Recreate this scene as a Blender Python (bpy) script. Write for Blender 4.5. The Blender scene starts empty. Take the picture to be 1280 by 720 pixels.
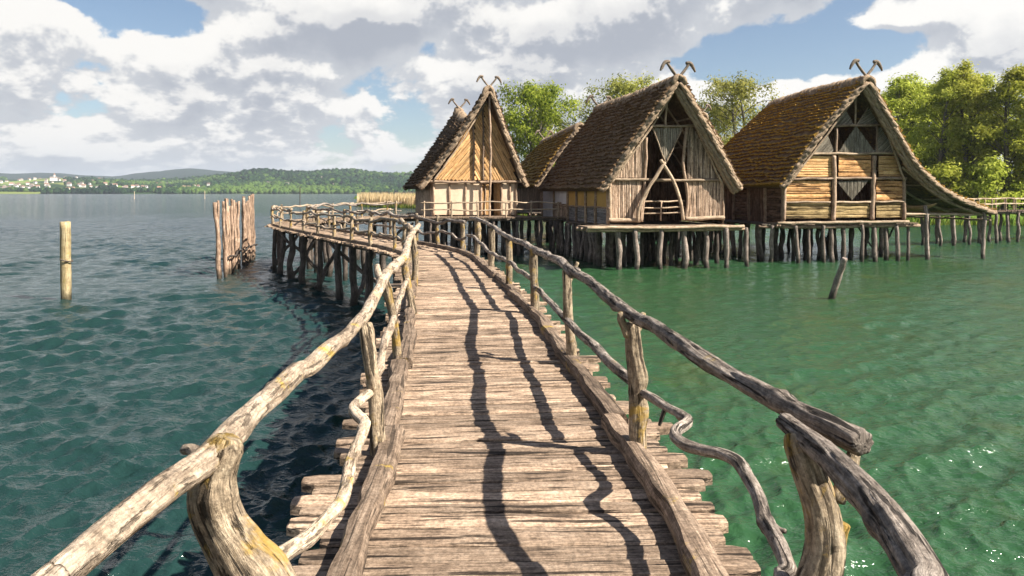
import bpy, math, random
import numpy as np
from mathutils import Vector, Matrix, noise as mnoise

R = random.Random(7)
SC = bpy.context.scene
COL = SC.collection
F = 924.0                      # focal length in pixels of the 1280-wide photo
EYE = 3.8                      # eye height above the water
DECK = 2.1                     # boardwalk deck height above the water

# ------------------------------------------------------------------ helpers
def P(px, py, d):
    """point seen at photo pixel (px,py) at depth d"""
    return Vector(((px-640)/F*d, d, EYE-(py-240)/F*d))

class MB:
    def __init__(s):
        s.v=[]; s.f=[]; s.g=[]; s.r=[]
    def add(s, verts, faces, grain=None, rnd=0.5):
        o=len(s.v)
        s.v.extend([tuple(p) for p in verts])
        s.f.extend([tuple(i+o for i in f) for f in faces])
        s.g.extend([tuple(q) for q in (grain if grain is not None else verts)])
        if isinstance(rnd,(list,tuple)): s.r.extend(rnd)
        else: s.r.extend([rnd]*len(verts))
    def build(s, name, mat, parent=None, smooth=True):
        me=bpy.data.meshes.new(name)
        me.from_pydata(s.v,[],s.f)
        a=me.attributes.new('grain','FLOAT_VECTOR','POINT')
        a.data.foreach_set('vector', np.array(s.g,dtype=np.float32).ravel())
        b=me.attributes.new('rnd','FLOAT','POINT')
        b.data.foreach_set('value', np.array(s.r,dtype=np.float32))
        if smooth:
            me.polygons.foreach_set('use_smooth',[True]*len(me.polygons))
        me.materials.append(mat); me.update()
        o=bpy.data.objects.new(name,me); COL.objects.link(o)
        if parent: o.parent=parent
        return o

def tag(o,label=None,cat=None,group=None,kind=None):
    if label: o['label']=label
    if cat: o['category']=cat
    if group: o['group']=group
    if kind: o['kind']=kind
    return o
def empty(name,loc=(0,0,0),rz=0,**k):
    o=bpy.data.objects.new(name,None); COL.objects.link(o)
    o.location=loc; o.rotation_euler=(0,0,rz); o.empty_display_size=.3
    tag(o,**k); return o
def link_copy(src,parent,loc,rot=(0,0,0),scale=(1,1,1)):
    c=src.copy(); COL.objects.link(c); c.parent=parent
    c.location=loc; c.rotation_euler=rot; c.scale=scale
    return c

def catmull(pts, step):
    pts=[Vector(p) for p in pts]
    if len(pts)==2: pts=[pts[0],pts[0].lerp(pts[1],.5),pts[1]]
    P0=[pts[0]*2-pts[1]]+pts+[pts[-1]*2-pts[-2]]
    out=[];par=[]
    for i in range(1,len(P0)-2):
        p0,p1,p2,p3=P0[i-1:i+3]
        n=max(1,int((p2-p1).length/step+.5))
        for k in range(n):
            t=k/n
            out.append(.5*((2*p1)+(p2-p0)*t+(2*p0-5*p1+4*p2-p3)*t*t+(3*p1-p0-3*p2+p3)*t**3))
            par.append(i-1+t)
    out.append(pts[-1].copy()); par.append(len(pts)-1)
    return out,par

def nz(x,y=0,z=0): return mnoise.noise(Vector((x,y,z)))

TS=1.0
def tube(mb, pts, rad, seg=10, step=.15, rough=.12, knots=0, wob=0., seed=None):
    """gnarled branch: ring tube along a smooth path, bumpy radius, closed ends"""
    if seed is None: seed=R.random()*500
    path,par=catmull(pts,step)
    if isinstance(rad,(int,float)): rad=[rad]*max(2,len(pts))
    if len(pts)==2 and len(rad)==2: rad=[rad[0],(rad[0]+rad[1])/2,rad[1]]
    rad=[q*TS for q in rad]; fiss=.16 if seg>=20 else (.1 if seg>=14 else 0)
    n=len(path); L=0
    kn=[((.06+.86*R.random())*n, R.random()*6.28, .15+R.random()*.35, .6+R.random()*1.0) for _ in range(knots)]
    if wob:
        base=[p.copy() for p in path]
        acc=0
        for i in range(n):
            if i: acc+=(base[i]-base[i-1]).length
            e=min(1,min(i,n-1-i)/max(1,n*.12))
            path[i]=base[i]+Vector((nz(acc*1.1,seed,1),nz(acc*1.1,seed,7),nz(acc*1.1,seed,13)))*wob*e*1.6
    T=[(path[min(i+1,n-1)]-path[max(i-1,0)]).normalized() for i in range(n)]
    up=Vector((0,0,1)) if abs(T[0].z)<.9 else Vector((1,0,0))
    u=(up-T[0]*up.dot(T[0])).normalized()
    vs=[];gs=[];fs=[];acc=0
    for i in range(n):
        if i:
            acc+=(path[i]-path[i-1]).length
            u=(u-T[i]*u.dot(T[i])); u.normalize()
        w=T[i].cross(u)
        k=min(int(par[i]),len(rad)-2); t=par[i]-k
        t=t*t*(3-2*t)
        r0=rad[k]*(1-t)+rad[k+1]*t
        for j in range(seg):
            a=6.28318*j/seg
            r=r0*(1+rough*nz(acc*2.2+seed,math.cos(a)*.9,math.sin(a)*.9+seed)*1.6
                    +rough*.55*nz(acc*1.5+seed*2,math.cos(a)*3.2,math.sin(a)*3.2)*1.6)
            if fiss:
                fn=abs(nz(acc*1.4+seed,math.cos(a)*2.6+seed,math.sin(a)*2.6)); r*=1-fiss*max(0,1-fn*9)
                fn=abs(nz(acc*2.6+seed*.3,math.cos(a)*5.5+seed,math.sin(a)*5.5)); r*=1-fiss*.5*max(0,1-fn*7)
            for (ki,ka,kh,kw) in kn:
                dd=((i-ki)*step/ (r0*kw+.001))**2
                if dd<6:
                    da=math.cos(a-ka)
                    r+=r0*kh*math.exp(-dd)*max(0,da)**2
            vs.append(path[i]+(u*math.cos(a)+w*math.sin(a))*r)
            gs.append((math.cos(a)*r0+seed,math.sin(a)*r0+seed*.7,acc+seed*3))
    for i in range(n-1):
        for j in range(seg):
            a=i*seg+j;b=i*seg+(j+1)%seg
            fs.append((a,b,b+seg,a+seg))
    # ends: slightly inset ring then centre
    for (i,s) in ((0,-1),(n-1,1)):
        base=i*seg
        c=len(vs); ctr=sum((Vector(vs[base+j]) for j in range(seg)),Vector())/seg
        r0=(Vector(vs[base])-ctr).length
        for j in range(seg):
            vs.append(ctr.lerp(Vector(vs[base+j]),.78)+T[i]*s*r0*.16); gs.append(gs[base+j])
        vs.append(ctr+T[i]*s*r0*.12); gs.append(gs[base])
        for j in range(seg):
            a=base+j;b=base+(j+1)%seg;ci=c+j;di=c+(j+1)%seg
            if s>0: fs.append((a,b,di,ci)); fs.append((ci,di,c+seg))
            else: fs.append((b,a,ci,di)); fs.append((di,ci,c+seg))
    mb.add(vs,fs,gs,R.random())
    return path

def box(mb,c,s,rz=0,rnd=None,seed=None):
    seed=R.random()*90 if seed is None else seed
    m=Matrix.Rotation(rz,3,'Z'); vs=[];g=[]
    for x in(-.5,.5):
        for y in(-.5,.5):
            for z in(-.5,.5):
                p=Vector((x*s[0],y*s[1],z*s[2])); vs.append(Vector(c)+m@p)
                ax=max(range(3),key=lambda k:s[k]); q=[p[k] for k in range(3) if k!=ax]+[p[ax]]
                g.append((q[0]+seed,q[1]+seed*.3,q[2]+seed))
    mb.add(vs,[(0,1,3,2),(4,6,7,5),(0,4,5,1),(2,3,7,6),(0,2,6,4),(1,5,7,3)],g,R.random() if rnd is None else rnd)

# ------------------------------------------------------------------ node helpers
class NT:
    def __init__(s,tree): s.t=tree; s.n=tree.nodes; s.l=tree.links
    def new(s,typ,**k):
        n=s.n.new(typ)
        for a,v in k.items(): setattr(n,a,v)
        return n
    def put(s,sock,val):
        if hasattr(val,'links') or isinstance(val,bpy.types.NodeSocket): s.l.new(val,sock)
        else: sock.default_value=val
    def math(s,op,a,b=0,c=0,clamp=False):
        n=s.new('ShaderNodeMath',operation=op,use_clamp=clamp)
        for i,x in enumerate((a,b,c)): s.put(n.inputs[i],x)
        return n.outputs[0]
    def attr(s,name,out='Vector'):
        n=s.new('ShaderNodeAttribute',attribute_name=name); return n.outputs[out]
    def noise(s,vec,scale=1,detail=4,rough=.55,dist=0,stretch=None,dims='3D'):
        if stretch is not None:
            m=s.new('ShaderNodeMapping'); s.put(m.inputs['Vector'],vec); m.inputs['Scale'].default_value=stretch
            vec=m.outputs[0]
        n=s.new('ShaderNodeTexNoise',noise_dimensions=dims)
        s.put(n.inputs['Vector'],vec); s.put(n.inputs['Scale'],scale); n.inputs['Detail'].default_value=detail
        n.inputs['Roughness'].default_value=rough; n.inputs['Distortion'].default_value=dist
        return n.outputs['Fac']
    def ramp(s,fac,stops,interp='LINEAR'):
        n=s.new('ShaderNodeValToRGB'); s.put(n.inputs[0],fac); cr=n.color_ramp; cr.interpolation=interp
        while len(cr.elements)<len(stops): cr.elements.new(.5)
        for e,(p,c) in zip(cr.elements,stops):
            e.position=p; e.color=(c[0],c[1],c[2],1) if not isinstance(c,(int,float)) else (c,c,c,1)
        return n.outputs[0]
    def mix(s,f,a,b,mode='MIX'):
        n=s.new('ShaderNodeMix',data_type='RGBA',blend_type=mode)
        s.put(n.inputs[0],f)
        for i,x in ((6,a),(7,b)):
            if isinstance(x,(tuple,list)): x=(x[0],x[1],x[2],1)
            s.put(n.inputs[i],x)
        return n.outputs[2]
    def smooth(s,x,a,b):
        n=s.new('ShaderNodeMapRange',interpolation_type='SMOOTHSTEP')
        s.put(n.inputs[0],x); s.put(n.inputs[1],a); s.put(n.inputs[2],b); n.inputs[3].default_value=0; n.inputs[4].default_value=1
        return n.outputs[0]
    def bump(s,h,strength=.5,dist=.01,normal=None):
        n=s.new('ShaderNodeBump'); n.inputs['Strength'].default_value=strength; n.inputs['Distance'].default_value=dist
        s.put(n.inputs['Height'],h)
        if normal is not None: s.put(n.inputs['Normal'],normal)
        return n.outputs[0]

def mat_new(name):
    m=bpy.data.materials.new(name); m.use_nodes=True
    t=NT(m.node_tree); b=m.node_tree.nodes['Principled BSDF']
    return m,t,b

def wood(name,dark,mid,light,stretch=(95,95,4.5),crack=.6,lichen=0.,wet=False,bump=.5,bdist=.012,rough=.85,var=.5,lichcol=(.40,.27,.035),blotch=.5):
    m,t,b=mat_new(name)
    g=t.attr('grain'); rnd=t.attr('rnd','Fac')
    oi=t.new('ShaderNodeObjectInfo').outputs['Random']
    n1=t.noise(g,1,7,.68,.35,stretch)
    n2=t.noise(g,4.5,5,.65)
    n3=t.noise(g,1,6,.62,.3,(stretch[0]*.38,stretch[1]*.38,stretch[2]*.36))
    fac=t.math('ADD',t.math('MULTIPLY',n1,.62),t.math('MULTIPLY',n2,.38))
    col=t.ramp(fac,[(.36,dark),(.49,mid),(.62,light)])
    # weathered blotches
    col=t.mix(t.math('MULTIPLY',t.smooth(t.noise(g,1.1,5,.65),.5,.75),blotch),col,dark)
    # fibre cracks along the grain
    ck=t.smooth(n3,.395,.45)
    col=t.mix(t.math('MULTIPLY',t.math('SUBTRACT',1,ck),crack),col,tuple(c*.28 for c in dark))
    fl=t.noise(g,42,5,.75)
    k=t.math('MULTIPLY',t.math('ADD',t.math('MULTIPLY',rnd,var),1-var*.5),t.math('ADD',.55,t.math('MULTIPLY',t.smooth(fl,.3,.68),.75)))
    k=t.math('MULTIPLY',k,t.math('ADD',t.math('MULTIPLY',oi,.3),.85))
    hv=t.new('ShaderNodeHueSaturation'); t.put(hv.inputs['Value'],k); t.put(hv.inputs['Color'],col)
    col=hv.outputs[0]
    if lichen:
        ln=t.smooth(t.noise(g,3.2,7,.72,.5),.60-lichen*.16,.70-lichen*.16)
        col=t.mix(t.math('MULTIPLY',ln,.8),col,lichcol)
    pos=t.new('ShaderNodeNewGeometry').outputs['Position']
    if wet:
        sx=t.new('ShaderNodeSeparateXYZ'); t.put(sx.inputs[0],pos)
        w=t.smooth(t.math('ADD',sx.outputs[2],t.math('MULTIPLY',n2,.5)),.75,.32)
        col=t.mix(t.math('MULTIPLY',w,.82),col,(.018,.017,.012))
        t.put(b.inputs['Roughness'],t.math('SUBTRACT',rough,t.math('MULTIPLY',w,.4)))
    else: b.inputs['Roughness'].default_value=rough
    t.put(b.inputs['Base Color'],col)
    b.inputs['Specular IOR Level'].default_value=.25
    h=t.math('ADD',t.math('ADD',t.math('MULTIPLY',n1,.9),t.math('MULTIPLY',n2,.5)),t.math('ADD',t.math('MULTIPLY',ck,.9),t.math('MULTIPLY',fl,.55)))
    t.put(b.inputs['Normal'],t.bump(h,bump,bdist))
    return m

M={}
M['rail_pale']=wood('bleached_branch',stretch=(80,80,11),*(((.15,.105,.07),(.40,.31,.225),(.56,.455,.35))),crack=.55,lichen=.05,bump=.9,bdist=.012,var=.2,blotch=.22)
M['rail_grey']=wood('weathered_branch',(.05,.04,.033),(.25,.205,.17),(.52,.445,.38),stretch=(85,85,8),crack=.9,lichen=.04,bump=1,bdist=.02,var=.2,blotch=.55)
M['post']=wood('lichen_post',(.09,.065,.042),(.28,.215,.145),(.47,.38,.27),stretch=(90,90,9),crack=.9,lichen=.52,bump=1,bdist=.016,var=.3,lichcol=(.37,.235,.045))
M['deck']=wood('weathered_plank',(.062,.04,.027),(.355,.25,.172),(.54,.405,.295),stretch=(75,75,4.),crack=.9,bump=.8,bdist=.01,var=.7,blotch=.5)
M['kerb']=wood('kerb_timber',(.06,.041,.028),(.18,.128,.09),(.32,.24,.175),stretch=(75,75,3),crack=.7,lichen=.05,bump=.7,bdist=.01,var=.3)
M['under']=wood('stringer_timber',(.05,.04,.03),(.14,.11,.085),(.24,.19,.15),lichen=.05,bump=.6,var=.4)
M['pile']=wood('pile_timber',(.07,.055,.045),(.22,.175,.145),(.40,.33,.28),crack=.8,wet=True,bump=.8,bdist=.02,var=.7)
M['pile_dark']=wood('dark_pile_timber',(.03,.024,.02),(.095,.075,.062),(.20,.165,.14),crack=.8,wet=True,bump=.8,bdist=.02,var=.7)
M['stake']=wood('stake_timber',(.10,.058,.036),(.33,.22,.15),(.54,.39,.29),crack=.85,wet=True,bump=.9,bdist=.02,var=.55)
M['mooring']=wood('mooring_timber',(.16,.11,.05),(.36,.28,.15),(.52,.44,.28),crack=.7,wet=True,lichen=.25,bump=.6,var=.3,lichcol=(.30,.24,.07))
M['beam']=wood('frame_timber',(.11,.07,.046),(.36,.25,.17),(.54,.40,.29),crack=.7,bump=.7,var=.5)
M['beam_pale']=wood('pale_frame_timber',(.16,.11,.07),(.42,.31,.21),(.58,.46,.34),crack=.6,bump=.6,var=.4)
M['clad_orange']=wood('orange_plank',(.34,.17,.06),(.66,.385,.165),(.76,.51,.26),stretch=(20,20,1.2),crack=.5,bump=.5,var=.5,blotch=.2)
M['clad_bark']=wood('ochre_bark_board',(.15,.064,.022),(.53,.28,.108),(.69,.42,.20),stretch=(14,40,1.6),crack=.85,bump=.9,bdist=.03,var=.75,blotch=.4)
M['clad_olive']=wood('olive_bark_board',(.12,.08,.03),(.30,.215,.095),(.46,.34,.17),stretch=(9,26,1.5),crack=.85,bump=.9,bdist=.03,var=.5,blotch=.5)
M['clad_grey']=wood('grey_stake_wall',(.11,.07,.046),(.42,.30,.21),(.60,.46,.35),stretch=(20,20,1.6),crack=.7,bump=.7,var=.9)
M['reed_panel']=wood('grey_reed_panel',(.10,.085,.06),(.25,.215,.165),(.36,.32,.26),stretch=(30,30,2),crack=.6,bump=.5,var=.6)
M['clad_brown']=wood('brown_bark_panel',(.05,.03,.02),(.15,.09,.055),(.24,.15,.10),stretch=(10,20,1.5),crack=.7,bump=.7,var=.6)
M['side_grey']=wood('grey_board',(.10,.09,.085),(.25,.235,.235),(.38,.36,.37),stretch=(20,20,1.4),crack=.7,bump=.5,var=.6)
M['horn']=wood('ridge_horn_timber',(.07,.05,.035),(.20,.155,.115),(.33,.27,.21),bump=.6,var=.3)
M['canoe']=wood('dugout_timber',(.18,.11,.05),(.42,.28,.13),(.55,.40,.22),bump=.4,var=.2)

def plaster(name,c,c2):
    m,t,b=mat_new(name); g=t.attr('grain')
    n=t.noise(g,1.3,6,.6); n2=t.noise(g,14,5,.6)
    col=t.mix(t.smooth(n,.4,.7),c,c2)
    col=t.mix(t.math('MULTIPLY',t.smooth(n2,.55,.75),.25),col,tuple(x*.6 for x in c))
    t.put(b.inputs['Base Color'],col); b.inputs['Roughness'].default_value=.92
    t.put(b.inputs['Normal'],t.bump(t.math('ADD',n2,n),.6,.02))
    return m
M['cream']=plaster('cream_daub',(.66,.52,.37),(.56,.42,.29))
M['white']=plaster('white_daub',(.66,.65,.68),(.54,.53,.57))
M['ochre']=plaster('ochre_daub',(.50,.30,.085),(.42,.25,.07))
M['dark']=plaster('dark_floor',(.05,.04,.03),(.035,.028,.022))

def thatch(name,dark,mid,light,moss=0,mosscol=(.30,.17,.025),mosslo=.45):
    m,t,b=mat_new(name); g=t.attr('grain')   # grain=(along ridge, 0, down slope)
    rnd=t.attr('rnd','Fac')                  # 0 at the course's upper part, 1 at its butt edge
    n1=t.noise(g,1,6,.65,.3,(26,26,4)); n2=t.noise(g,.9,5,.6); n3=t.noise(g,1,4,.6,0,(3.2,3.2,5.5))
    col=t.ramp(t.math('ADD',t.math('MULTIPLY',n1,.7),t.math('MULTIPLY',n3,.3)),[(.33,dark),(.5,mid),(.68,light)])
    col=t.mix(t.math('MULTIPLY',t.smooth(n2,.45,.7),.45),col,dark)
    if moss:
        a=t.math('ADD',t.math('MULTIPLY',n3,.55),t.math('ADD',t.math('MULTIPLY',n2,.25),t.math('MULTIPLY',rnd,.2)))
        f=t.math('MULTIPLY',t.smooth(a,mosslo,mosslo+.1),moss)
        mc=t.mix(t.smooth(n1,.4,.6),mosscol,tuple(c*.45 for c in mosscol))
        col=t.mix(f,col,mc)
    t.put(b.inputs['Base Color'],col); b.inputs['Roughness'].default_value=.95
    b.inputs['Specular IOR Level'].default_value=.1
    t.put(b.inputs['Normal'],t.bump(t.math('ADD',n1,t.math('MULTIPLY',n3,.8)),1,.05))
    return m
M['thatch']=thatch('brown_thatch',(.05,.034,.024),(.19,.117,.066),(.41,.28,.165),.5,(.36,.22,.09),.53)
M['thatch_dark']=thatch('dark_thatch',(.03,.023,.019),(.13,.083,.05),(.29,.20,.12),.35,(.20,.14,.08),.56)
M['thatch_moss']=thatch('mossy_thatch',(.045,.032,.023),(.19,.125,.07),(.37,.27,.17),.92,(.56,.315,.045),.468)
M['thatch_gold']=thatch('golden_mossy_thatch',(.08,.05,.02),(.25,.16,.06),(.42,.29,.13),.85,(.44,.25,.04),.47)
M['verge']=thatch('straw_verge',(.11,.08,.058),(.31,.225,.15),(.52,.40,.285),0)
M['verge_dark']=thatch('brown_verge',(.06,.042,.032),(.17,.125,.095),(.30,.23,.18),0)
# ================================================================== boardwalk
CL=[(.10,-4,2.1),(.06,0,2.1),(.03,3.3,2.1),(-.03,4.8,2.1),(-.25,7.15,2.1),(-.52,9.8,2.1),(-1.1,14.3,2.1),(-1.95,19.4,2.1),
    (-2.85,21.9,2.1),(-4.6,25.2,2.1),(-7.4,30.2,2.1),(-10.2,35.2,2.12),(-11.35,38.0,2.15),(-10.9,40.6,2.2),(-9.0,42.4,2.25),
    (-6.8,43.9,2.3),(-5.2,44.6,2.3)]
cl,_=catmull(CL,.05)
acc=[0]
for i in range(1,len(cl)): acc.append(acc[-1]+(cl[i]-cl[i-1]).length)
STOT=acc[-1]
import bisect
def C(s):
    s=min(max(s,0),STOT-1e-4); i=min(bisect.bisect_right(acc,s)-1,len(cl)-2)
    t=(s-acc[i])/(acc[i+1]-acc[i]); p=cl[i].lerp(cl[i+1],t)
    a=cl[max(i-3,0)];b=cl[min(i+4,len(cl)-1)]
    d=(b-a);d.z=0;d.normalize()
    return p,Vector((d.y,-d.x,0)),d
def s_at_y(y):          # first arc length with that depth
    for i,p in enumerate(cl):
        if p.y>=y: return acc[i]
S0=s_at_y(-2.2)

BW=empty('boardwalk',(0,2,0),label='weathered plank boardwalk on piles that curves left over the lake towards the huts',cat='boardwalk')
BW_off=Vector((0,-2,0))
def bw(mb,name,mat,smooth=True):
    o=mb.build(name,mat,BW,smooth); o.location=BW_off; return o

# --- deck planks: one mesh, each plank its own worn board
mb=MB(); s=S0; rp=random.Random(3)
while s<STOT-.05:
    w=rp.uniform(.075,.19); p,rt,fw=C(s+w/2)
    near=p.y<13 and s<s_at_y(13); nseg=30 if (near and p.y<8) else (14 if near else 4)
    el=rp.uniform(.95,1.18)+(rp.random()<.18)*rp.uniform(.05,.2); er=rp.uniform(.94,1.14)+(rp.random()<.2)*rp.uniform(.04,.18)
    gap=rp.uniform(.005,.011) if rp.random()<.62 else rp.uniform(.013,.024)
    dz=rp.uniform(-.009,.009); tilt=rp.uniform(-.008,.008); sk=rp.uniform(-.012,.012); sd=rp.random()*900; rnd=rp.random()
    th=rp.uniform(.04,.06); vs=[];gs=[];fs=[]
    hw=w/2-gap/2
    for k in range(nseg+1):
        a=-el+(el+er)*k/nseg
        tp=1.0
        ed=min(k,nseg-k)*(el+er)/nseg
        if ed<.12: tp=.55+.45*min(1,ed/.1+rp.uniform(0,.25))
        e1=.007*nz(a*3,sd)+.004*nz(a*11,sd); e2=.007*nz(a*3,sd+40)+.004*nz(a*11,sd+40); zt=.004*nz(a*2.5,sd+80)
        y1=-hw*tp+e1; y2=hw*tp+e2
        ch=.007
        zs=[(y1,-th),(y1,-ch*1.2),(y1+ch,0),((y1+y2)/2+e1*2,.0035+.004*nz(a*4,sd+9)),(y2-ch,0),(y2,-ch*1.2),(y2,-th)]
        for (yy,zz) in zs:
            q=p+rt*a+fw*(yy+sk*a)+Vector((0,0,dz+tilt*a*.5+zz+zt))
            vs.append(q); gs.append((yy+sd,zz+sd*.3,a+sd*2))
        if k:
            o=(k-1)*7
            for j in range(6): fs.append((o+j,o+j+7,o+j+8,o+j+1))
            fs.append((o+6,o+13,o+7,o))
    fs.append(tuple(range(6,-1,-1))[::-1]); fs.append(tuple(range(nseg*7+6,nseg*7-1,-1)))
    mb.add(vs,fs,gs,rnd); s+=w
bw(mb,'deck',M['deck'],False)

# --- kerb beams lying on the planks
for side in(-1,1):
    s=S0
    while s<STOT-.6:
        L=rp.uniform(2.0,3.0); e=min(s+L,STOT-.1); mb=MB(); n=int((e-s)/.09)+2
        sd=rp.random()*500; vs=[];gs=[];fs=[]
        i0=.755+rp.uniform(-.02,.02)-(.07 if side<0 and s<s_at_y(5) else 0)
        for k in range(n):
            ss=s+(e-s)*k/(n-1); p,rt,fw=C(ss)
            wi=i0+.06*nz(ss*1.1,sd)+.02*nz(ss*4,sd); wo=i0+.145+.05*nz(ss*.9,sd+60)+.025*nz(ss*4,sd+20); h=.10+.012*nz(ss*2,sd+5)
            prof=[(wi,.006),(wi-.004,h*.6),(wi+.018,h),((wi+wo)/2,h+.006),(wo-.02,h*.96),(wo,h*.55),(wo,.006)]
            for (x,z) in prof:
                vs.append(p+rt*side*x+Vector((0,0,z))); gs.append((x+sd,z+sd,ss+sd))
            if k:
                o=(k-1)*7
                for j in range(6):
                    q=(o+j,o+j+1,o+j+8,o+j+7); fs.append(q if side<0 else q[::-1])
                q=(o+6,o,o+7,o+13); fs.append(q if side<0 else q[::-1])
        a=tuple(range(7)); b=tuple(range((n-1)*7,n*7)); fs.append(a[::-1] if side<0 else a); fs.append(b if side<0 else b[::-1])
        mb.add(vs,fs,gs,rp.random()); bw(mb,'kerb_beam',M['kerb'],False)
        s=e+.02
# --- stringers and piles
for side in(-.62,.62):
    mb=MB(); pts=[]
    s=S0
    while s<STOT: p,rt,fw=C(s); pts.append(p+rt*side-Vector((0,0,.15))); s+=2
    tube(mb,pts,.09,8,.5,.15); bw(mb,'stringer',M['under'])
PILE_MESH=[]
def pile_variants(mat,n,top,bot,r,wob=.07,seed=0):
    out=[]
    for i in range(n):
        mb=MB(); rr=r*R.uniform(.85,1.2)
        tube(mb,[(0,0,bot),(R.uniform(-.05,.05),R.uniform(-.05,.05),(top+bot)/2),(0,0,top)],[rr*1.1,rr,rr*.92],9,.22,.14,2,wob)
        out.append(mb.build('pile',mat))
    return out
def drop(objs):
    for o in objs: bpy.data.objects.remove(o)
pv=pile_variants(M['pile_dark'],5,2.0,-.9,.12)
s=S0+1
k=0
while s<STOT-1:
    p,rt,fw=C(s)
    for side in(-1,1):
        q=p+rt*side*R.uniform(.72,.95)
        link_copy(R.choice(pv),BW,(q.x,q.y-2,q.z-DECK+.0),(R.uniform(-.04,.04),R.uniform(-.04,.04),R.random()*6),(1,1,1))
    if s>s_at_y(19):
        # cross braces under the left leg
        p2,rt2,_=C(min(s+R.uniform(1.6,2.4),STOT)); k+=1
        if k%2==0:
            for (aa,bb) in ((-.95,.9),(.9,-.95)) if k%4==0 else ((-1,.6),):
                mb=MB(); a=p+rt*aa; b=p2+rt2*bb
                tube(mb,[(a.x,a.y,.1 if k%4 else -.2),(b.x,b.y,1.95)],[.085,.07],8,.3,.15,1,.1)
                bw(mb,'brace',M['pile_dark'])
    s+=R.uniform(1.8,2.4)
drop(pv)
# broken pale boards and props hanging below the bend
for (a,b) in (((-10.4,37.6,.75),(-8.9,36.6,1.95)),((-5.6,29.2,.9),(-5.9,29.6,1.9))):
    mb=MB(); tube(mb,[a,b],[.11,.08],8,.2,.2,1,.05); bw(mb,'brace',M['stake'])

# ================================================================== railings
RR=empty('branch_railing',(.9,1.5,DECK),label='gnarled grey branch railing along the right side of the boardwalk',cat='railing')
RL=empty('branch_railing',(-.9,1.5,DECK),label='bleached twisted branch railing along the left side of the boardwalk',cat='railing')
def rl(root,mb,name,mat):
    o=mb.build(name,mat,root); o.location=-root.location; return o
def pxline(l): return [P(*q) for q in l]

TS=.70
# ---- right side, near: traced branch by branch
mb=MB(); tube(mb,[(.86,-1.2,3.02),(.90,.2,3.04),P(1215,800,1.32),P(1160,722,1.54),P(1119,660,1.76),P(1084,615,1.98),P(1036,567,2.25),P(980,526,2.52)],
      [.07,.07,.068,.066,.066,.064,.056,.042],44,.014,.10,6,.02); rl(RR,mb,'handrail',M['rail_grey'])
mb=MB(); tube(mb,[P(1078,553,2.27),P(1040,532,2.42),P(1000,513,2.62),P(960,492,2.86),P(915,470,3.12),P(880,452,3.36),P(845,428,3.78),P(815,406,4.25),P(795,396,4.62),
                  P(762,373,5.35),P(735,352,6.2),P(708,333,7.3)],[.058,.06,.056,.062,.054,.06,.056,.056,.056,.062,.058,.055],36,.016,.13,8,.026); rl(RR,mb,'handrail',M['rail_grey'])
mb=MB(); tube(mb,[P(716,343,6.9),P(700,327,7.7),P(684,320,8.9),P(668,311,10.4),P(662,309,11)],[.062,.065,.06,.06,.05],16,.035,.14,6,.015); rl(RR,mb,'handrail',M['rail_grey'])
mb=MB(); tube(mb,[P(673,316,10.1),P(655,306,11.3),P(637,297,12.9),P(622,288,15),P(612,281,16.6),P(597,273.5,18.9),P(588,272.5,20)],[.06,.066,.058,.066,.06,.07,.06],14,.045,.14,8,.02); rl(RR,mb,'handrail',M['rail_grey'])
# posts right
def post(root,pts,rad,mat,seg=26,step=.025,rough=.11,knots=4,prongs=()):
    mb=MB(); tube(mb,pts,[q*1.13 for q in rad],seg,step,rough,knots,.008)
    for pr in prongs: tube(mb,pr,[.035,.034,.026],12,.02,.12,1,.004)
    return rl(root,mb,'post',mat)
post(RR,[P(1018,800,2.33),P(1018,735,2.33),P(1028,680,2.33),P(1022,630,2.34),P(1008,590,2.37),P(997,556,2.4),P(996,545,2.41)],[.085,.078,.07,.066,.062,.058,.05],M['post'],40,.016,.12,6,
     prongs=[(P(1045,625,2.33),P(1062,585,2.36),P(1068,566,2.37)),(P(1038,740,2.3),P(1048,690,2.31),P(1056,655,2.32))])
post(RR,[P(797,585,4.76),P(798,540,4.76),P(796,470,4.76),P(791,425,4.76),P(789,405,4.76)],[.075,.07,.068,.068,.066],M['post'],22,.022,.1,4,
     prongs=[(P(784,420,4.74),P(778,404,4.73),P(775,391,4.72)),(P(795,415,4.8),P(801,402,4.82),P(804,392,4.84))])
post(RR,[P(716,462,7.31),P(713,420,7.31),P(709,380,7.31),P(708,338,7.31)],[.07,.064,.062,.058],M['post'],16,.03,.1,3,prongs=[(P(712,352,7.4),P(718,338,7.45),P(722,328,7.45))])
post(RR,[P(669,396,10.4),P(668,350,10.4),P(667,312,10.4)],[.08,.076,.07],M['post'],14,.04,.1,2)
post(RR,[P(636,367,12.9),P(637,330,12.9),P(636,300,12.9)],[.08,.072,.07],M['post'],12,.05,.1,2)
post(RR,[P(613,343,16),P(615,312,16),P(614,286,16)],[.085,.08,.08],M['post'],12,.05,.1,2)
post(RR,[P(596,326,18.9),P(597,300,18.9),P(597,276,18.9)],[.1,.095,.095],M['post'],12,.05,.1,2)
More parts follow.
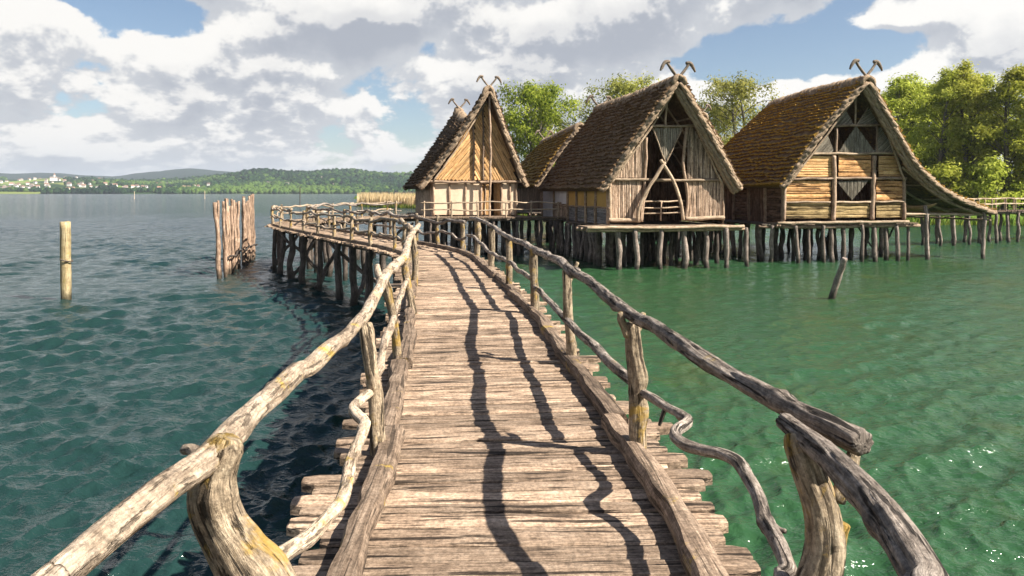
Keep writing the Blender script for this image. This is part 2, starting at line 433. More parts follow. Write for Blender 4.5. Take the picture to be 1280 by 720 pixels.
# lower rails right
mb=MB(); tube(mb,[(.88,-.6,2.5),(.9,1.2,2.52),P(990,745,2.33),P(985,712,2.45),P(972,680,2.62),P(956,650,2.83),P(948,622,3.02),P(936,598,3.2),P(925,580,3.4),P(904,569,3.54),P(880,564,3.66),P(858,557,3.76),P(845,547,3.84),P(846,538,3.95),P(860,527,4.08),P(853,519,4.2),P(835,510,4.36),P(815,497,4.58),P(798,488,4.8)],
      [.045,.045,.043,.042,.042,.04,.042,.042,.043,.04,.042,.046,.044,.044,.043,.038,.036,.038,.034],18,.018,.13,9,.006)
tube(mb,[P(962,652,2.8),P(974,662,2.76),P(982,664,2.74)],[.02,.016,.013],10,.012,.1)
tube(mb,[P(832,509,4.37),P(828,520,4.36),P(824,532,4.35)],[.022,.02,.014],8,.02,.1)
rl(RR,mb,'lower_rail',M['rail_grey'])
mb=MB(); tube(mb,[P(790,476,4.86),P(772,462,5.15),P(755,446,5.6),P(738,428,6.15),P(722,413,6.7),P(711,401,7.2),P(700,391,7.7),P(688,378,8.6),P(678,367,9.5),P(668,358,10.4)],[.05,.052,.055,.052,.05,.055,.05,.05,.055,.05],16,.03,.12,7,.012); rl(RR,mb,'lower_rail',M['rail_grey'])
mb=MB(); tube(mb,[P(664,348,10.4),P(650,338,11.5),P(637,328,12.9),P(622,320,14.6),P(611,315,16),P(602,305,17.6),P(592,296,19),P(584,294,20.5)],[.05,.055,.05,.055,.05,.055,.055,.05],12,.045,.12,6,.02); rl(RR,mb,'lower_rail',M['rail_grey'])

# ---- left side, near
mb=MB(); tube(mb,[(-.92,-1.2,3.0),(-.96,.3,3.02),P(10,772,1.38),P(72,720,1.52),P(132,670,1.74),P(200,616,1.97),P(250,580,2.2),P(285,545,2.42),P(318,508,2.72),P(350,482,3.02),P(372,464,3.25),P(388,458,3.42),P(412,438,3.75),P(436,416,4.2),P(453,396,4.75)],
      [.05,.052,.052,.054,.056,.058,.064,.07,.062,.062,.064,.058,.058,.056,.052],44,.014,.10,7,.014)
tube(mb,[P(250,572,2.25),P(240,563,2.3),P(231,562,2.33)],[.04,.026,.024],12,.012,.12)
rl(RL,mb,'handrail',M['rail_pale'])
mb=MB(); tube(mb,[P(448,404,4.55),P(460,388,5.0),P(470,366,5.8),P(482,344,7.1),P(494,332,8.1),P(506,320,9.3),P(510,303,11.8),P(515,292,14),P(524,281,17.5)],[.05,.058,.062,.07,.075,.075,.08,.08,.07],18,.03,.13,8,.012)
tube(mb,[P(478,352,6.7),P(473,342,6.75),P(471,332,6.8)],[.055,.05,.042],12,.02,.1)
rl(RL,mb,'handrail',M['rail_pale'])
post(RL,[P(345,790,2.24),P(322,725,2.25),P(300,690,2.26),P(278,655,2.27),P(266,620,2.27),P(270,585,2.27),P(281,560,2.27),P(284,549,2.27)],[.13,.115,.10,.09,.085,.08,.072,.055],M['post'],44,.014,.12,6)
post(RL,[P(473,585,4.76),P(471,545,4.76),P(469,500,4.76),P(463,450,4.76),P(456,405,4.78)],[.062,.058,.06,.058,.056],M['post'],20,.022,.12,4)
post(RL,[P(499,462,7.3),P(496,430,7.3),P(490,390,7.25),P(481,352,7.2)],[.06,.055,.052,.05],M['post'],16,.03,.12,3)
post(RL,[P(517,398,10.3),P(513,370,10.3),P(508,345,10.3),P(507,322,10.3)],[.075,.07,.065,.06],M['post'],14,.04,.12,3)
post(RL,[P(518,362,13.4),P(519,325,13.4),P(516,295,13.4)],[.08,.075,.07],M['post'],12,.05,.12,2)
mb=MB(); tube(mb,[(-.9,-.3,2.5),(-.93,1.3,2.52),P(318,722,2.42),P(340,702,2.54),P(362,687,2.68),P(384,673,2.8),P(406,650,2.95),P(427,625,3.15),P(434,600,3.35),P(437,582,3.5),P(444,560,3.7),P(450,548,3.85),P(455,530,4.05),P(446,520,4.15),P(441,511,4.25),P(450,501,4.45),P(463,490,4.76)],
      [.045,.044,.042,.044,.04,.044,.04,.043,.04,.043,.042,.04,.042,.044,.042,.04,.036],18,.018,.18,16,.005); rl(RL,mb,'lower_rail',M['rail_pale'])
mb=MB(); tube(mb,[P(462,478,4.9),P(474,462,5.3),P(476,448,5.6),P(483,424,6.2),P(488,410,6.7),P(491,396,7.3),P(497,380,8.2),P(502,366,9.2),P(509,350,10.3)],[.045,.05,.045,.05,.05,.048,.05,.05,.05],16,.025,.15,8,.008); rl(RL,mb,'lower_rail',M['rail_pale'])

TS=.80
# ---- both sides, farther on: posts with branches between them, all round the bend
def far_rails(root,side,y0,step,matr):
    s=s_at_y(y0); pts=[]
    while s<STOT-.2:
        p,rt,fw=C(s); q=p+rt*side*.86; pts.append(q)
        h=R.uniform(.88,1.0); lx=rt*R.uniform(-.06,.06)+fw*R.uniform(-.08,.08)
        mb=MB(); r=R.uniform(.06,.085)
        tube(mb,[q-Vector((0,0,.15)),q+Vector((0,0,h*.5))+lx,q+Vector((0,0,h))+lx*.3],[r*1.1,r,r*.9],9,.1,.14,2,.03)
        rl(root,mb,'post',M['post']); s+=step*R.uniform(.85,1.15)
    for (hh,nm,r) in ((.86,'handrail',.062),(.45,'lower_rail',.046)):
        i=0
        while i<len(pts)-1:
            j=min(i+R.choice((1,2,2)),len(pts)-1)
            l=[q+Vector((0,0,hh+R.uniform(-.05,.06))) for q in pts[i:j+1]]
            d=(l[-1]-l[0]).normalized()
            l[0]=l[0]-d*.25; l[-1]=l[-1]+d*.3
            mb=MB(); rr=r*R.uniform(.85,1.15)
            tube(mb,l,[rr*R.uniform(.85,1.15) for _ in l],9,.11,.16,3,.10); rl(root,mb,nm,matr)
            i=j
far_rails(RR,1,20.4,2.1,M['rail_grey'])
far_rails(RL,-1,16.8,2.2,M['rail_pale'])

TS=1.0
# ================================================================== pile houses
class House:
    def __init__(s,label,cat,X,Y,yaw,deck):
        s.O=Vector((X,Y,0)); s.th=math.radians(yaw); s.deck=deck
        s.root=empty('pile_house',(X,Y,0),s.th,label=label,cat=cat,group='thatched pile houses in the lake')
        c,sn=math.cos(s.th),math.sin(s.th)
        s.Rm=Matrix(((c,sn,0),(-sn,c,0),(0,0,1)))           # world -> local
        s.cam=s.Rm@(Vector((0,0,EYE))-s.O)
    def ray(s,px,py): return s.Rm@Vector(((px-640)/F,1,-(py-240)/F))
    def w(s,px,py,y=0.):            # on the plane local y = const  -> Vector local
        d=s.ray(px,py); k=(y-s.cam.y)/d.y; return s.cam+d*k
    def wx(s,px,py,x):              # on the plane local x = const
        d=s.ray(px,py); k=(x-s.cam.x)/d.x; return s.cam+d*k
    def part(s,mb,name,mat,parent=None,smooth=True): return mb.build(name,mat,parent or s.root,smooth)
    def beam(s,pts,r,mat,name='beam',parent=None,seg=8,wob=.03,rough=.12):
        mb=MB(); tube(mb,pts,r,seg,.18,rough,1,wob); return s.part(mb,name,mat,parent)
    def pb(s,pxs,y,r,mat,name='beam',**k): return s.beam([s.w(a,b,y) for a,b in pxs],r,mat,name,**k)

def clip_h(poly,v):     # intersections of convex polygon with horizontal coordinate a=v -> (bmin,bmax)
    out=[]
    for i in range(len(poly)):
        (a0,b0),(a1,b1)=poly[i],poly[(i+1)%len(poly)]
        if (a0-v)*(a1-v)<=0 and a0!=a1: out.append(b0+(b1-b0)*(v-a0)/(a1-a0))
    return (min(out),max(out)) if len(out)>=2 else None
def slats(mb,poly,tf,ang=90,w=.1,d=.03,gap=.008,jit=.3,wob=.012):
    """fill polygon (a,b) with half round slats running at ang degrees; tf(a,b,outward)->point"""
    th=math.radians(ang-90); c,sn=math.cos(th),math.sin(th)
    rot=[(a*c+b*sn,-a*sn+b*c) for a,b in poly]
    amin=min(p[0] for p in rot); amax=max(p[0] for p in rot); a=amin
    while a<amax-.01:
        ww=min(w*R.uniform(1-jit,1+jit),amax-a); mid=a+ww/2
        r=clip_h(rot,mid)
        if r and r[1]-r[0]>.03:
            e1=R.uniform(-.02,.01); e2=R.uniform(-.01,.03); n=max(1,int((r[1]-r[0])/.35)); sd=R.random()*300
            vs=[];gs=[];fs=[]; dd=d*R.uniform(.7,1.3)
            for k in range(n+1):
                b=r[0]+e1+(r[1]-r[0]+e2-e1)*k/n; o=nz(b*1.6,sd)*wob*2; ww2=(ww/2-gap/2)*(1+.25*nz(b*2,sd+9))
                for (x,z) in ((-1,0),(-.8,dd*.7),(0,dd),(.8,dd*.7),(1,0)):
                    aa=mid+o+x*ww2
                    vs.append(tf(aa*c-b*sn,aa*sn+b*c,z*1.0)); gs.append((aa+sd,z+sd,b+sd))
                if k:
                    q=(k-1)*5
                    for j in range(4): fs.append((q+j,q+j+1,q+j+6,q+j+5))
            fs.append((4,3,2,1,0)); q=n*5; fs.append((q,q+1,q+2,q+3,q+4))
            mb.add(vs,fs,gs,R.random())
        a+=ww
def panel(mb,poly,tf,d=.04,n=10):
    """flat daub infill, slightly uneven"""
    m=len(poly); sd=R.random()*99; ca=sum(p[0] for p in poly)/m; cb=sum(p[1] for p in poly)/m
    vs=[tf(a,b,d) for a,b in poly]+[tf(a,b,0) for a,b in poly]+[tf(ca,cb,d*1.25)]
    gs=[(a+sd,d,b+sd) for a,b in poly]*2+[(ca+sd,d,cb+sd)]
    fs=[(i,(i+1)%m,2*m) for i in range(m)]+[((i+1)%m,i,m+i,m+(i+1)%m) for i in range(m)]
    mb.add(vs,fs,gs,R.random())

def prof_len(pr):
    L=[0]
    for i in range(1,len(pr)): L.append(L[-1]+math.dist(pr[i],pr[i-1]))
    return L
def prof_at(pr,L,s):
    d=s*L[-1]; i=min(max(bisect.bisect_right(L,d)-1,0),len(pr)-2); t=(d-L[i])/(L[i+1]-L[i])
    a,b=pr[i],pr[i+1]; x=a[0]+(b[0]-a[0])*t; z=a[1]+(b[1]-a[1])*t
    tx,tz=(b[0]-a[0]),(b[1]-a[1]); n=math.hypot(tx,tz); tx/=n;tz/=n
    return x,z,tx,tz
def smooth_prof(pr,n=14):
    q,_=catmull([(x,0,z) for x,z in pr],.25); return [(p.x,p.z) for p in q]

def thatch_roof(H,left,right,yfr,yfe,ybr,ybe,mat,vmat,sag=lambda t:0,thick=.26,courses=26,res=.09,vr=.115,xshift=lambda t:0,backverge=True,inner=2):
    """left/right: profile polylines (x,z) from ridge to eave; yfr/yfe front y at ridge/eave, ybr/ybe back y"""
    roof=None
    mbs=MB(); verges=[]
    for side,pr in ((-1,left),(1,right)):
        pr=smooth_prof(pr); L=prof_len(pr)
        nt=int(abs(ybr-yfr)/res)+2; sd=R.random()*200
        nrm=lambda tx,tz:( -tz*side*-1*-1 if False else (-tz if side<0 else tz), 0)
        def pos(s,t,off):
            x,z,tx,tz=prof_at(pr,L,min(max(s,0),1))
            nx,nzv=(tz,-tx) if side<0 else (-tz,tx)
            y0=yfr+(yfe-yfr)*s; y1=ybr+(ybe-ybr)*s
            zz=z+sag(t)*max(0,1-s)**1.4; xx=x+xshift(t)*(1-s)
            return Vector((xx+nx*off,y0+(y1-y0)*t,zz+nzv*off))
        rows=[]   # (s, offset, butt)
        for k in range(courses):
            s0=k/courses; s1=(k+1)/courses
            rows+= [(s0,0.02,0.),(s0+(s1-s0)*.55,.085,.55),(s1-.0005,.15,1.)]
        base=len(mbs.v); vs=[];gs=[];fs=[];rn=[]
        nr=len(rows)
        for ri,(s,off,bt) in enumerate(rows):
            k=ri//3
            for j in range(nt+1):
                t=j/nt; yy=t*(ybr-yfr)
                jag=0
                js=jag if (ri%3!=1) else jag*.5
                kk=k if ri%3==0 else k+1
                jag2=(.55*nz(yy*.9,kk*7.3,sd)+.28*nz(yy*3.1,kk*7.3,sd)+.2*nz(yy*9,kk*3.3,sd+5))/courses
                ss=s+ (jag2+ (.22*(R.random()-.5)/courses if ri%3==2 else 0))*(0 if ri==0 else 1)
                if ri==nr-1: ss=s+ .6*jag2+.012*(R.random())
                oo=thick+off*(1+.5*nz(yy*5,k*2.,sd))+.05*nz(yy*.8,s*6,sd+30)+.008*(R.random()-.5)
                tt=t
                if j==0: tt=-.006*R.random()
                p=pos(min(ss,1.0),tt,oo)
                if ss>1: 
                    x,z,tx,tz=prof_at(pr,L,1.0); p=p+Vector((tx,0,tz))*(ss-1)*L[-1]
                vs.append(p); gs.append((yy+sd,0,s*L[-1]+sd)); rn.append(bt)
        W=nt+1
        for ri in range(nr-1):
            for j in range(nt):
                a=ri*W+j; q=(a,a+1,a+W+1,a+W); fs.append(q if side>0 else q[::-1])
        # underside
        o=len(vs); nu=10
        for i in range(nu+1):
            for j in range(nt+1):
                s=i/nu; t=j/nt
                vs.append(pos(s,t,.0)); gs.append((t*(ybr-yfr)+sd,0,s*L[-1])); rn.append(.2)
        for i in range(nu):
            for j in range(nt):
                a=o+i*W+j; q=(a,a+W,a+W+1,a+1); fs.append(q if side>0 else q[::-1])
        # eave edge
        for j in range(nt):
            a=(nr-1)*W+j; b=o+nu*W+j; q=(a,a+1,b+1,b); fs.append(q if side>0 else q[::-1])
        # gable edges (front, back): link row rails to underside by nearest s
        for (j,flip) in ((0,False),(nt,True)):
            for ri in range(nr-1):
                i0=min(nu,int(round(rows[ri][0]*nu))); i1=min(nu,int(round(rows[ri+1][0]*nu)))
                a=ri*W+j; b=(ri+1)*W+j; c=o+i1*W+j; d=o+i0*W+j
                q=(a,b,c,d) if i0!=i1 else (a,b,d)
                if (side<0)!=flip: q=q[::-1]
                fs.append(q)
        mbs.add(vs,fs,gs,rn)
        # verge bundles up the front and back edge
        for (t0,on,dt) in ((0,True,1),(1,backverge,-1)):
            if not on: continue
            verge=MB(); verges.append(verge)
            s=0.0
            while s<1:
                n=.62/L[-1]
                for (lay,offy,offn,rr) in ((0,.02,thick*.55,vr),(1,-.05,thick*.25,vr*.8))+(((2,.10,-.10,vr*.9),(3,.2,-.24,vr*.9))[:inner] if side>0 and t0==0 and s*L[-1]<8.2 else ()):
                    s1=min(s+n*R.uniform(.9,1.2),1.02)
                    tt=t0+dt*(offy+R.uniform(-.03,.03))/abs(ybr-yfr)
                    a=pos(s,tt,offn-.06); b=pos(min(s1,1),tt,offn+.04)
                    if s1>1: b+= (b-a).normalized()*.1
                    sdv=R.random()*300
                    pts=[a,a.lerp(b,.5),b]; r0=rr*R.uniform(.85,1.2); tube(verge,pts,[r0*.65,r0*.95,r0*R.uniform(.9,1.25)],7,.16,.25,0,0)
                s+=n*.42
    roof=H.part(mbs,'thatch_roof',mat,smooth=False)
    for verge in verges: H.part(verge,'verge',vmat,roof)
    # ridge cap: bundles straddling the ridge
    cap=MB(); l0=left[0]
    n=int(abs(ybr-yfr)/.28)
    for i in range(n+1):
        t=i/n; y=yfr+(ybr-yfr)*t; z=l0[1]+sag(t)+thick*.9; x=l0[0]+xshift(t)
        for sx in(-1,1):
            pr=left if sx<0 else right
            dx,dz=pr[1][0]-pr[0][0],pr[1][1]-pr[0][1]; m=math.hypot(dx,dz); dx/=m;dz/=m
            le=R.uniform(.45,.75)
            a=Vector((x-sx*.03,y+R.uniform(-.04,.04),z+.12)); b=a+Vector((dx*le+sx*.08,R.uniform(-.06,.06),dz*le+.0))
            mid=a.lerp(b,.45)+Vector((sx*.09,0,.05))
            tube(cap,[a,mid,b],[.13,.15,.10],7,.14,.25,0,0)
    H.part(cap,'ridge_cap',vmat,roof)
    H.roof=roof
    return roof

def finial(H,at,scale=1.,parent=None,lean=0):
    """two crossed carved horns over the ridge end"""
    for sx in(-1,1):
        mb=MB(); k=scale; yo=.06*sx
        a=Vector(at)
        pts=[a+Vector((-sx*.55*k,yo,-.62*k)),a+Vector((0,yo,-.05*k)),a+Vector((sx*.42*k,yo,.42*k)),a+Vector((sx*.62*k,yo,.72*k))]
        tube(mb,pts,[.06*k,.07*k,.07*k,.075*k],9,.08,.12,2,.02)
        h=pts[-1]
        tube(mb,[h+Vector((-sx*.14*k,yo*.2,.05*k)),h+Vector((sx*.08*k,0,.03*k)),h+Vector((sx*.24*k,0,-.16*k)),h+Vector((sx*.36*k,0,-.40*k))],[.085*k,.105*k,.085*k,.05*k],9,.06,.12,1,0)
        H.part(mb,'horn',M['horn'],parent or H.roof)

def deck_rect(H,x0,x1,y0,y1,z,mat,name='platform',lip=.12,along='y',edge=None):
    """board platform: boards side by side, jagged front ends, on a frame of round logs"""
    mb=MB(); x=x0
    while x<x1:
        w=min(R.uniform(.14,.26),x1-x); e0=R.uniform(-lip,lip*.4); e1=R.uniform(-.05,.05)
        box(mb,((x+w/2),(y0+e0+y1+e1)/2,z-.03+R.uniform(-.008,.008)),(w-.012,(y1+e1)-(y0+e0),.06)); x+=w
    plat=H.part(mb,name,mat,smooth=False)
    for yy in (y0+.12,(y0+y1)/2,y1-.3):
        b=MB(); tube(b,[(x0-.15,yy,z-.16),((x0+x1)/2,yy,z-.17),(x1+.15,yy,z-.16)],.095,8,.4,.12,0,.03); H.part(b,'joist',M['beam'],plat)
    return plat

def piles(H,rows,mat='pile',n=5,r=.11):
    """rows: list of (x0,x1,y,count,top z)"""
    pv={}
    for (x0,x1,y,cnt,top) in rows:
        if top not in pv: pv[top]=pile_variants(M[mat],n,top,-.9,r)
        for i in range(cnt):
            x=x0+(x1-x0)*(i+.5)/cnt+R.uniform(-.25,.25)*(x1-x0)/cnt
            link_copy(R.choice(pv[top]),H.root,(x,y+R.uniform(-.22,.22),R.uniform(-.0,.02)),(R.uniform(-.05,.05),R.uniform(-.05,.05),R.random()*6.28),(R.uniform(.8,1.25),)*2+(1,))
    for l in pv.values(): drop(l)
def tfront(y=0.): return lambda a,b,o:Vector((a,y-o,b))
def tleft(x): return lambda a,b,o:Vector((x-o,a,b))
def tright(x): return lambda a,b,o:Vector((x+o,a,b))
def tback(y): return lambda a,b,o:Vector((a,y+o,b))
def pxpoly(H,l,y=0): 
    q=[H.w(a,b,y) for a,b in l]; return [(p.x,p.z) for p in q]
def slat_px(H,l,mat,ang=90,w=.1,d=.035,name='wall_panel',y=0,**k):
    mb=MB(); slats(mb,pxpoly(H,l,y),tfront(y),ang,w,d,**k); return H.part(mb,name,mat,smooth=False)
def panel_px(H,l,mat,name='wall_panel',y=0,d=.03):
    mb=MB(); panel(mb,pxpoly(H,l,y),tfront(y),d); return H.part(mb,name,mat,smooth=False)
def shell(H,xl,xr,y1,zt,back_apex=None,floor=True,right=True,mat=None):
    """back wall, right wall and floor of a hut (mostly unseen, keeps the inside dark)"""
    mat=mat or M['clad_brown']
    mb=MB(); slats(mb,[(xl,H.deck),(xr,H.deck),(xr,zt),(xl,zt)] if not back_apex else [(xl,H.deck),(xr,H.deck),(xr,zt),back_apex,(xl,zt)],tback(y1),90,.16,.03); panel(mb,[(xr,H.deck),(xl,H.deck),(xl,zt),(xr,zt)] if not back_apex else [(xr,H.deck),(xl,H.deck),(xl,zt),back_apex,(xr,zt)],tback(y1-.05),.02); H.part(mb,'back_wall',mat,smooth=False)
    if right:
        mb=MB(); slats(mb,[(0,H.deck),(y1,H.deck),(y1,zt),(0,zt)],tright(xr),90,.16,.03); panel(mb,[(y1,H.deck),(0,H.deck),(0,zt),(y1,zt)],tright(xr-.05),.02); H.part(mb,'side_wall',mat,smooth=False)

# ------------------------------------------------------------------ middle house (open porch)
H=House('middle thatched hut with open dark gable, branch arch and bare plank porch','house',8.02,38.5,12,2.1)
h2=H; L=12.
lw,rw=H.w(762,276).x,H.w(904,276).x
le=H.w(752,236,-.4); ap=H.w(849,100,-1.1); re=H.w(926,234,-.4)
th=.28
thatch_roof(H,[(ap.x,ap.z-.25),(ap.x+(le.x-ap.x)*.5,ap.z+(le.z-ap.z)*.52-.1),(le.x+.18,le.z-.12)],[(ap.x,ap.z-.25),(ap.x+(re.x-ap.x)*.5,ap.z+(re.z-ap.z)*.52-.1),(re.x-.18,re.z-.12)],
            -1.1,-.4,L-.6,L+.1,M['thatch'],M['verge'],sag=lambda t:.18*abs(t-.45)-.35*max(0,t-.2)*.4,thick=th,courses=25)
finial(H,(ap.x,-.95,ap.z+.15),1.); finial(H,(ap.x,L-.7,ap.z-.05),1.)
deck_rect(H,H.w(738,283,-1.9).x,H.w(928,281,-1.9).x,-1.9,0.2,2.1,M['kerb'],'porch_platform')
deck_rect(H,lw-.35,rw+.2,.24,L,2.06,M['under'],'floor')
mb=MB(); tube(mb,[H.w(734,285,-1.95),H.w(930,283,-1.95)],.085,8,.4,.12,0,.04); H.part(mb,'edge_log',M['beam_pale'])
# gable cladding
slat_px(H,[(764,275),(764,226),(802,226),(802,275)],M['clad_grey'],90,.085)
slat_px(H,[(770,222),(805,222),(806,173)],M['clad_grey'],90,.085)
slat_px(H,[(858,274),(858,227),(903,227),(903,273)],M['clad_grey'],90,.085)
slat_px(H,[(859,223),(859,160),(866,158),(902,223)],M['clad_grey'],90,.085)
slat_px(H,[(815,161),(852,160),(832,203)],M['reed_panel'],90,.06,name='reed_panel',y=-.05)
bp=M['beam_pale']; bm=M['beam']
H.pb([(757,224),(830,225),(908,225)],-.1,.075,bp); H.pb([(816,158),(868,157)],-.12,.07,bp)
H.pb([(802,277),(806,225),(808,172)],-.06,.085,bm,'post'); H.pb([(856,275),(860,245),(854,205),(859,157)],-.06,.09,bm,'post')
H.pb([(763,277),(762,228)],-.05,.09,bp,'post'); H.pb([(904,275),(904,226)],-.05,.08,bm,'post')
H.pb([(832,160),(833,116)],-.05,.06,bm,'post')
H.pb([(816,160),(832,203)],-.16,.035,bp); H.pb([(853,160),(833,203)],-.16,.035,bp)
H.pb([(765,228),(806,170),(845,112)],-.2,.06,bp,'rafter'); H.pb([(902,228),(876,172),(850,112)],-.2,.06,bp,'rafter')
H.pb([(797,277),(799,262),(806,243),(819,222),(831,203)],-.4,.095,bp,'arch_branch',wob=.02); H.pb([(854,275),(852,258),(845,234),(836,216),(826,200)],-.4,.09,bp,'arch_branch',wob=.02)
H.pb([(800,276),(803,255),(813,232)],-.32,.06,bm,'arch_branch')
for yy in (252,260,267): H.pb([(804,yy),(856,yy-1)],.15,.04,bp,'porch_rail')
H.pb([(826,276),(827,252)],.15,.04,bm,'porch_rail')
H.pb([(761,275),(800,275.5)],-.18,.11,bp,'sill_log'); H.pb([(857,273.5),(905,272)],-.18,.11,bp,'sill_log')
for xx in (-1.6,-.5,.7,1.8):      # rafters and purlins seen inside the dark gable
    pass
for (f) in (.25,.5,.75):
    for e in (le,re):
        a=Vector((ap.x+(e.x-ap.x)*f*.98,-.6,ap.z-.55+(e.z-ap.z+.2)*f)); mb=MB(); tube(mb,[a,a+Vector((0,6,0))],.05,7,.6,.1); H.part(mb,'purlin',bp)
for yy in (1.2,2.6,4.2):
    for e in (le,re):
        mb=MB(); tube(mb,[(ap.x,yy,ap.z-.7),(ap.x+(e.x-ap.x)*.92,yy,e.z+.1)],.055,7,.6,.1); H.part(mb,'rafter',bp)
# inner partition, so that one looks into a dark room
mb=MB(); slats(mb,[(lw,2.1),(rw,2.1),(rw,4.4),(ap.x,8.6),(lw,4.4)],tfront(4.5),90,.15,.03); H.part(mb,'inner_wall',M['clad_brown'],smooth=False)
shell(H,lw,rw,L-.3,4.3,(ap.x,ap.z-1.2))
# left side wall: grey boards below, ochre then white daub above
zb=2.95; zt=4.25; x=lw
sy4=H.wx(711,245,lw).y; sy5=H.wx(694,245,lw).y
mb=MB(); slats(mb,[(0,2.1),(sy4,2.1),(sy4,zb),(0,zb)],tleft(x),0,.15,.03); H.part(mb,'side_wall',M['side_grey'],smooth=False)
mb=MB(); slats(mb,[(sy4,2.1),(sy5,2.1),(sy5,zb+.1),(sy4,zb+.1)],tleft(x-.03),90,.09,.03); H.part(mb,'side_wall',M['clad_grey'],smooth=False)
sy=[0]+[H.wx(q,245,lw).y for q in (746,734,722,711,694,679)]; print('side',sy)
for i,(a,b,m,z0) in enumerate(((sy[0],sy[1],'ochre',zb),(sy[1],sy[2],'ochre',zb),(sy[2],sy[3],'ochre',zb),(sy[3],sy[4],'ochre',zb),(sy[4],sy[5],'white',zb+.1),(sy[5],sy[6],'white',2.1),(sy[6],L-.3,'white',2.1))):
    mb=MB(); panel(mb,[(a,z0),(b,z0),(b,zt),(a,zt)][::-1],tleft(x),.03); H.part(mb,'wall_panel',M[m],smooth=False)
for a in [.05]+sy[1:]: H.beam([(x-.07,a,2.05),(x-.07,a,zt)],.09,bm,'post')
H.beam([(x-.08,-.2,zb+.02),(x-.08,sy5,zb+.02)],.05,bm); H.beam([(x-.06,-.3,zt-.1),(x-.06,L-.3,zt-.1)],.08,bm)
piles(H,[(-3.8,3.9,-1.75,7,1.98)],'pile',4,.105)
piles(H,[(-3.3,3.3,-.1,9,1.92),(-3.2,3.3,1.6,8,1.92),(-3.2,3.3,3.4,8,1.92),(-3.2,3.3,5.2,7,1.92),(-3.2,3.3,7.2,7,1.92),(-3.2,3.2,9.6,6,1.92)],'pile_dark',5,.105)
# dense row along the left flank
pv=pile_variants(M['pile'],5,1.95,-.9,.11)
for i in range(22):
    link_copy(R.choice(pv),H.root,(lw-.28+R.uniform(-.2,.15),.2+i*.52+R.uniform(-.15,.15),0),(R.uniform(-.06,.06),R.uniform(-.06,.06),R.random()*6),(R.uniform(.8,1.2),)*2+(1,))
drop(pv)

# ------------------------------------------------------------------ right house (orange board gable, mossy roof, lean-to)
H=House('thatched hut with orange board gable, moss striped roof and low lean-to at right','house',18.45,41,11,2.1)
h3=H; L=12.5
lw,rw=H.w(981,275).x,H.w(1131,274).x
le=H.w(978,232,-.4); ap=H.w(1085,98,-1.1); re1=H.w(1144,203,-.6); re2=H.w(1186,240,-.5); re=H.w(1240,266,-.3)
thatch_roof(H,[(ap.x,ap.z-.25),(ap.x+(le.x-ap.x)*.5,ap.z+(le.z-ap.z)*.47-.1),(le.x+.18,le.z-.12)],
            [(ap.x,ap.z-.25),(ap.x+(re1.x-ap.x)*.5-.12,ap.z+(re1.z-ap.z)*.5-.18),(re1.x-.18,re1.z-.15),(re2.x-.1,re2.z-.2),(re.x,re.z-.12)],
            -1.1,-.4,L-2.2,L-.3,M['thatch_moss'],M['verge'],sag=lambda t:-.55*max(0,t-.45)**1.5*2-2.6*max(0,(t-.82)/.18)**2,courses=27,vr=.115,backverge=False)
finial(H,(ap.x,-.95,ap.z+.15),1.05)
deck_rect(H,lw-.4,rw+.15,-.9,.2,2.1,M['kerb'],'porch_platform')
deck_rect(H,lw-1.2,rw+.2,.24,L-.4,2.06,M['under'],'floor')
mb=MB(); tube(mb,[H.w(972,279,-.95),H.w(1136,277,-.95)],.08,8,.4,.12,0,.03); H.part(mb,'edge_log',M['beam_pale'])
ck=dict(w=.22,d=.05,jit=.45)
slat_px(H,[(982,272),(982,254),(1037,254),(1037,273)],M['clad_olive'],0,**ck)
slat_px(H,[(982,252),(982,226),(1038,226),(1038,252)],M['clad_bark'],0,**ck)
slat_px(H,[(992,221),(1012,195),(1039,195),(1039,221)],M['clad_orange'],0,.16,.04,jit=.45)
slat_px(H,[(1048,221),(1048,194),(1088,194),(1088,221)],M['clad_bark'],0,**ck)
slat_px(H,[(1098,221),(1098,195),(1118,195),(1129,221)],M['clad_orange'],0,.16,.04,jit=.45)
slat_px(H,[(1095,251),(1095,226),(1128,226),(1128,251)],M['clad_bark'],0,**ck)
slat_px(H,[(1095,272),(1095,253),(1128,253),(1128,272)],M['clad_olive'],0,**ck)
slat_px(H,[(1043,272),(1043,254),(1086,254),(1086,272)],M['clad_olive'],0,**ck)
# reed triangles in the upper gable and the window
slat_px(H,[(1047,191),(1070,157),(1094,191)],M['reed_panel'],90,.06,name='reed_panel',y=-.04)
slat_px(H,[(1013,192),(1034,168),(1043,192)],M['reed_panel'],45,.06,name='reed_panel')
slat_px(H,[(1093,192),(1097,160),(1108,160),(1121,192)],M['reed_panel'],45,.06,name='reed_panel')
slat_px(H,[(1071,155),(1087,130),(1102,156)],M['reed_panel'],30,.06,name='reed_panel')
slat_px(H,[(1041,156),(1057,138),(1067,156)],M['reed_panel'],45,.06,name='reed_panel')
slat_px(H,[(1046,227),(1085,226),(1065,250)],M['reed_panel'],90,.05,name='reed_panel',y=-.03)
H.pb([(1010,192.5),(1065,192),(1122,191.5)],-.1,.07,bp); H.pb([(978,224),(1060,223),(1133,223)],-.1,.075,bm); H.pb([(1037,157),(1070,157),(1111,156)],-.1,.06,bm)
H.pb([(980,253),(1038,253)],-.1,.05,bp); H.pb([(1042,253),(1088,252.5)],-.1,.06,bp); H.pb([(1094,252),(1130,252)],-.1,.05,bp)
for pts in ([(1042,275),(1043,240),(1042,195)],[(1090,274),(1091,240),(1093,195)]):
    H.pb(pts,-.09,.12,bm,'post')
H.pb([(980,275),(981,228)],-.06,.1,bm,'post'); H.pb([(1130,274),(1130,226)],-.06,.1,bm,'post'); H.pb([(1045,192),(1046,160)],-.08,.07,bm,'post'); H.pb([(1096,192),(1096,158)],-.08,.06,bm,'post')
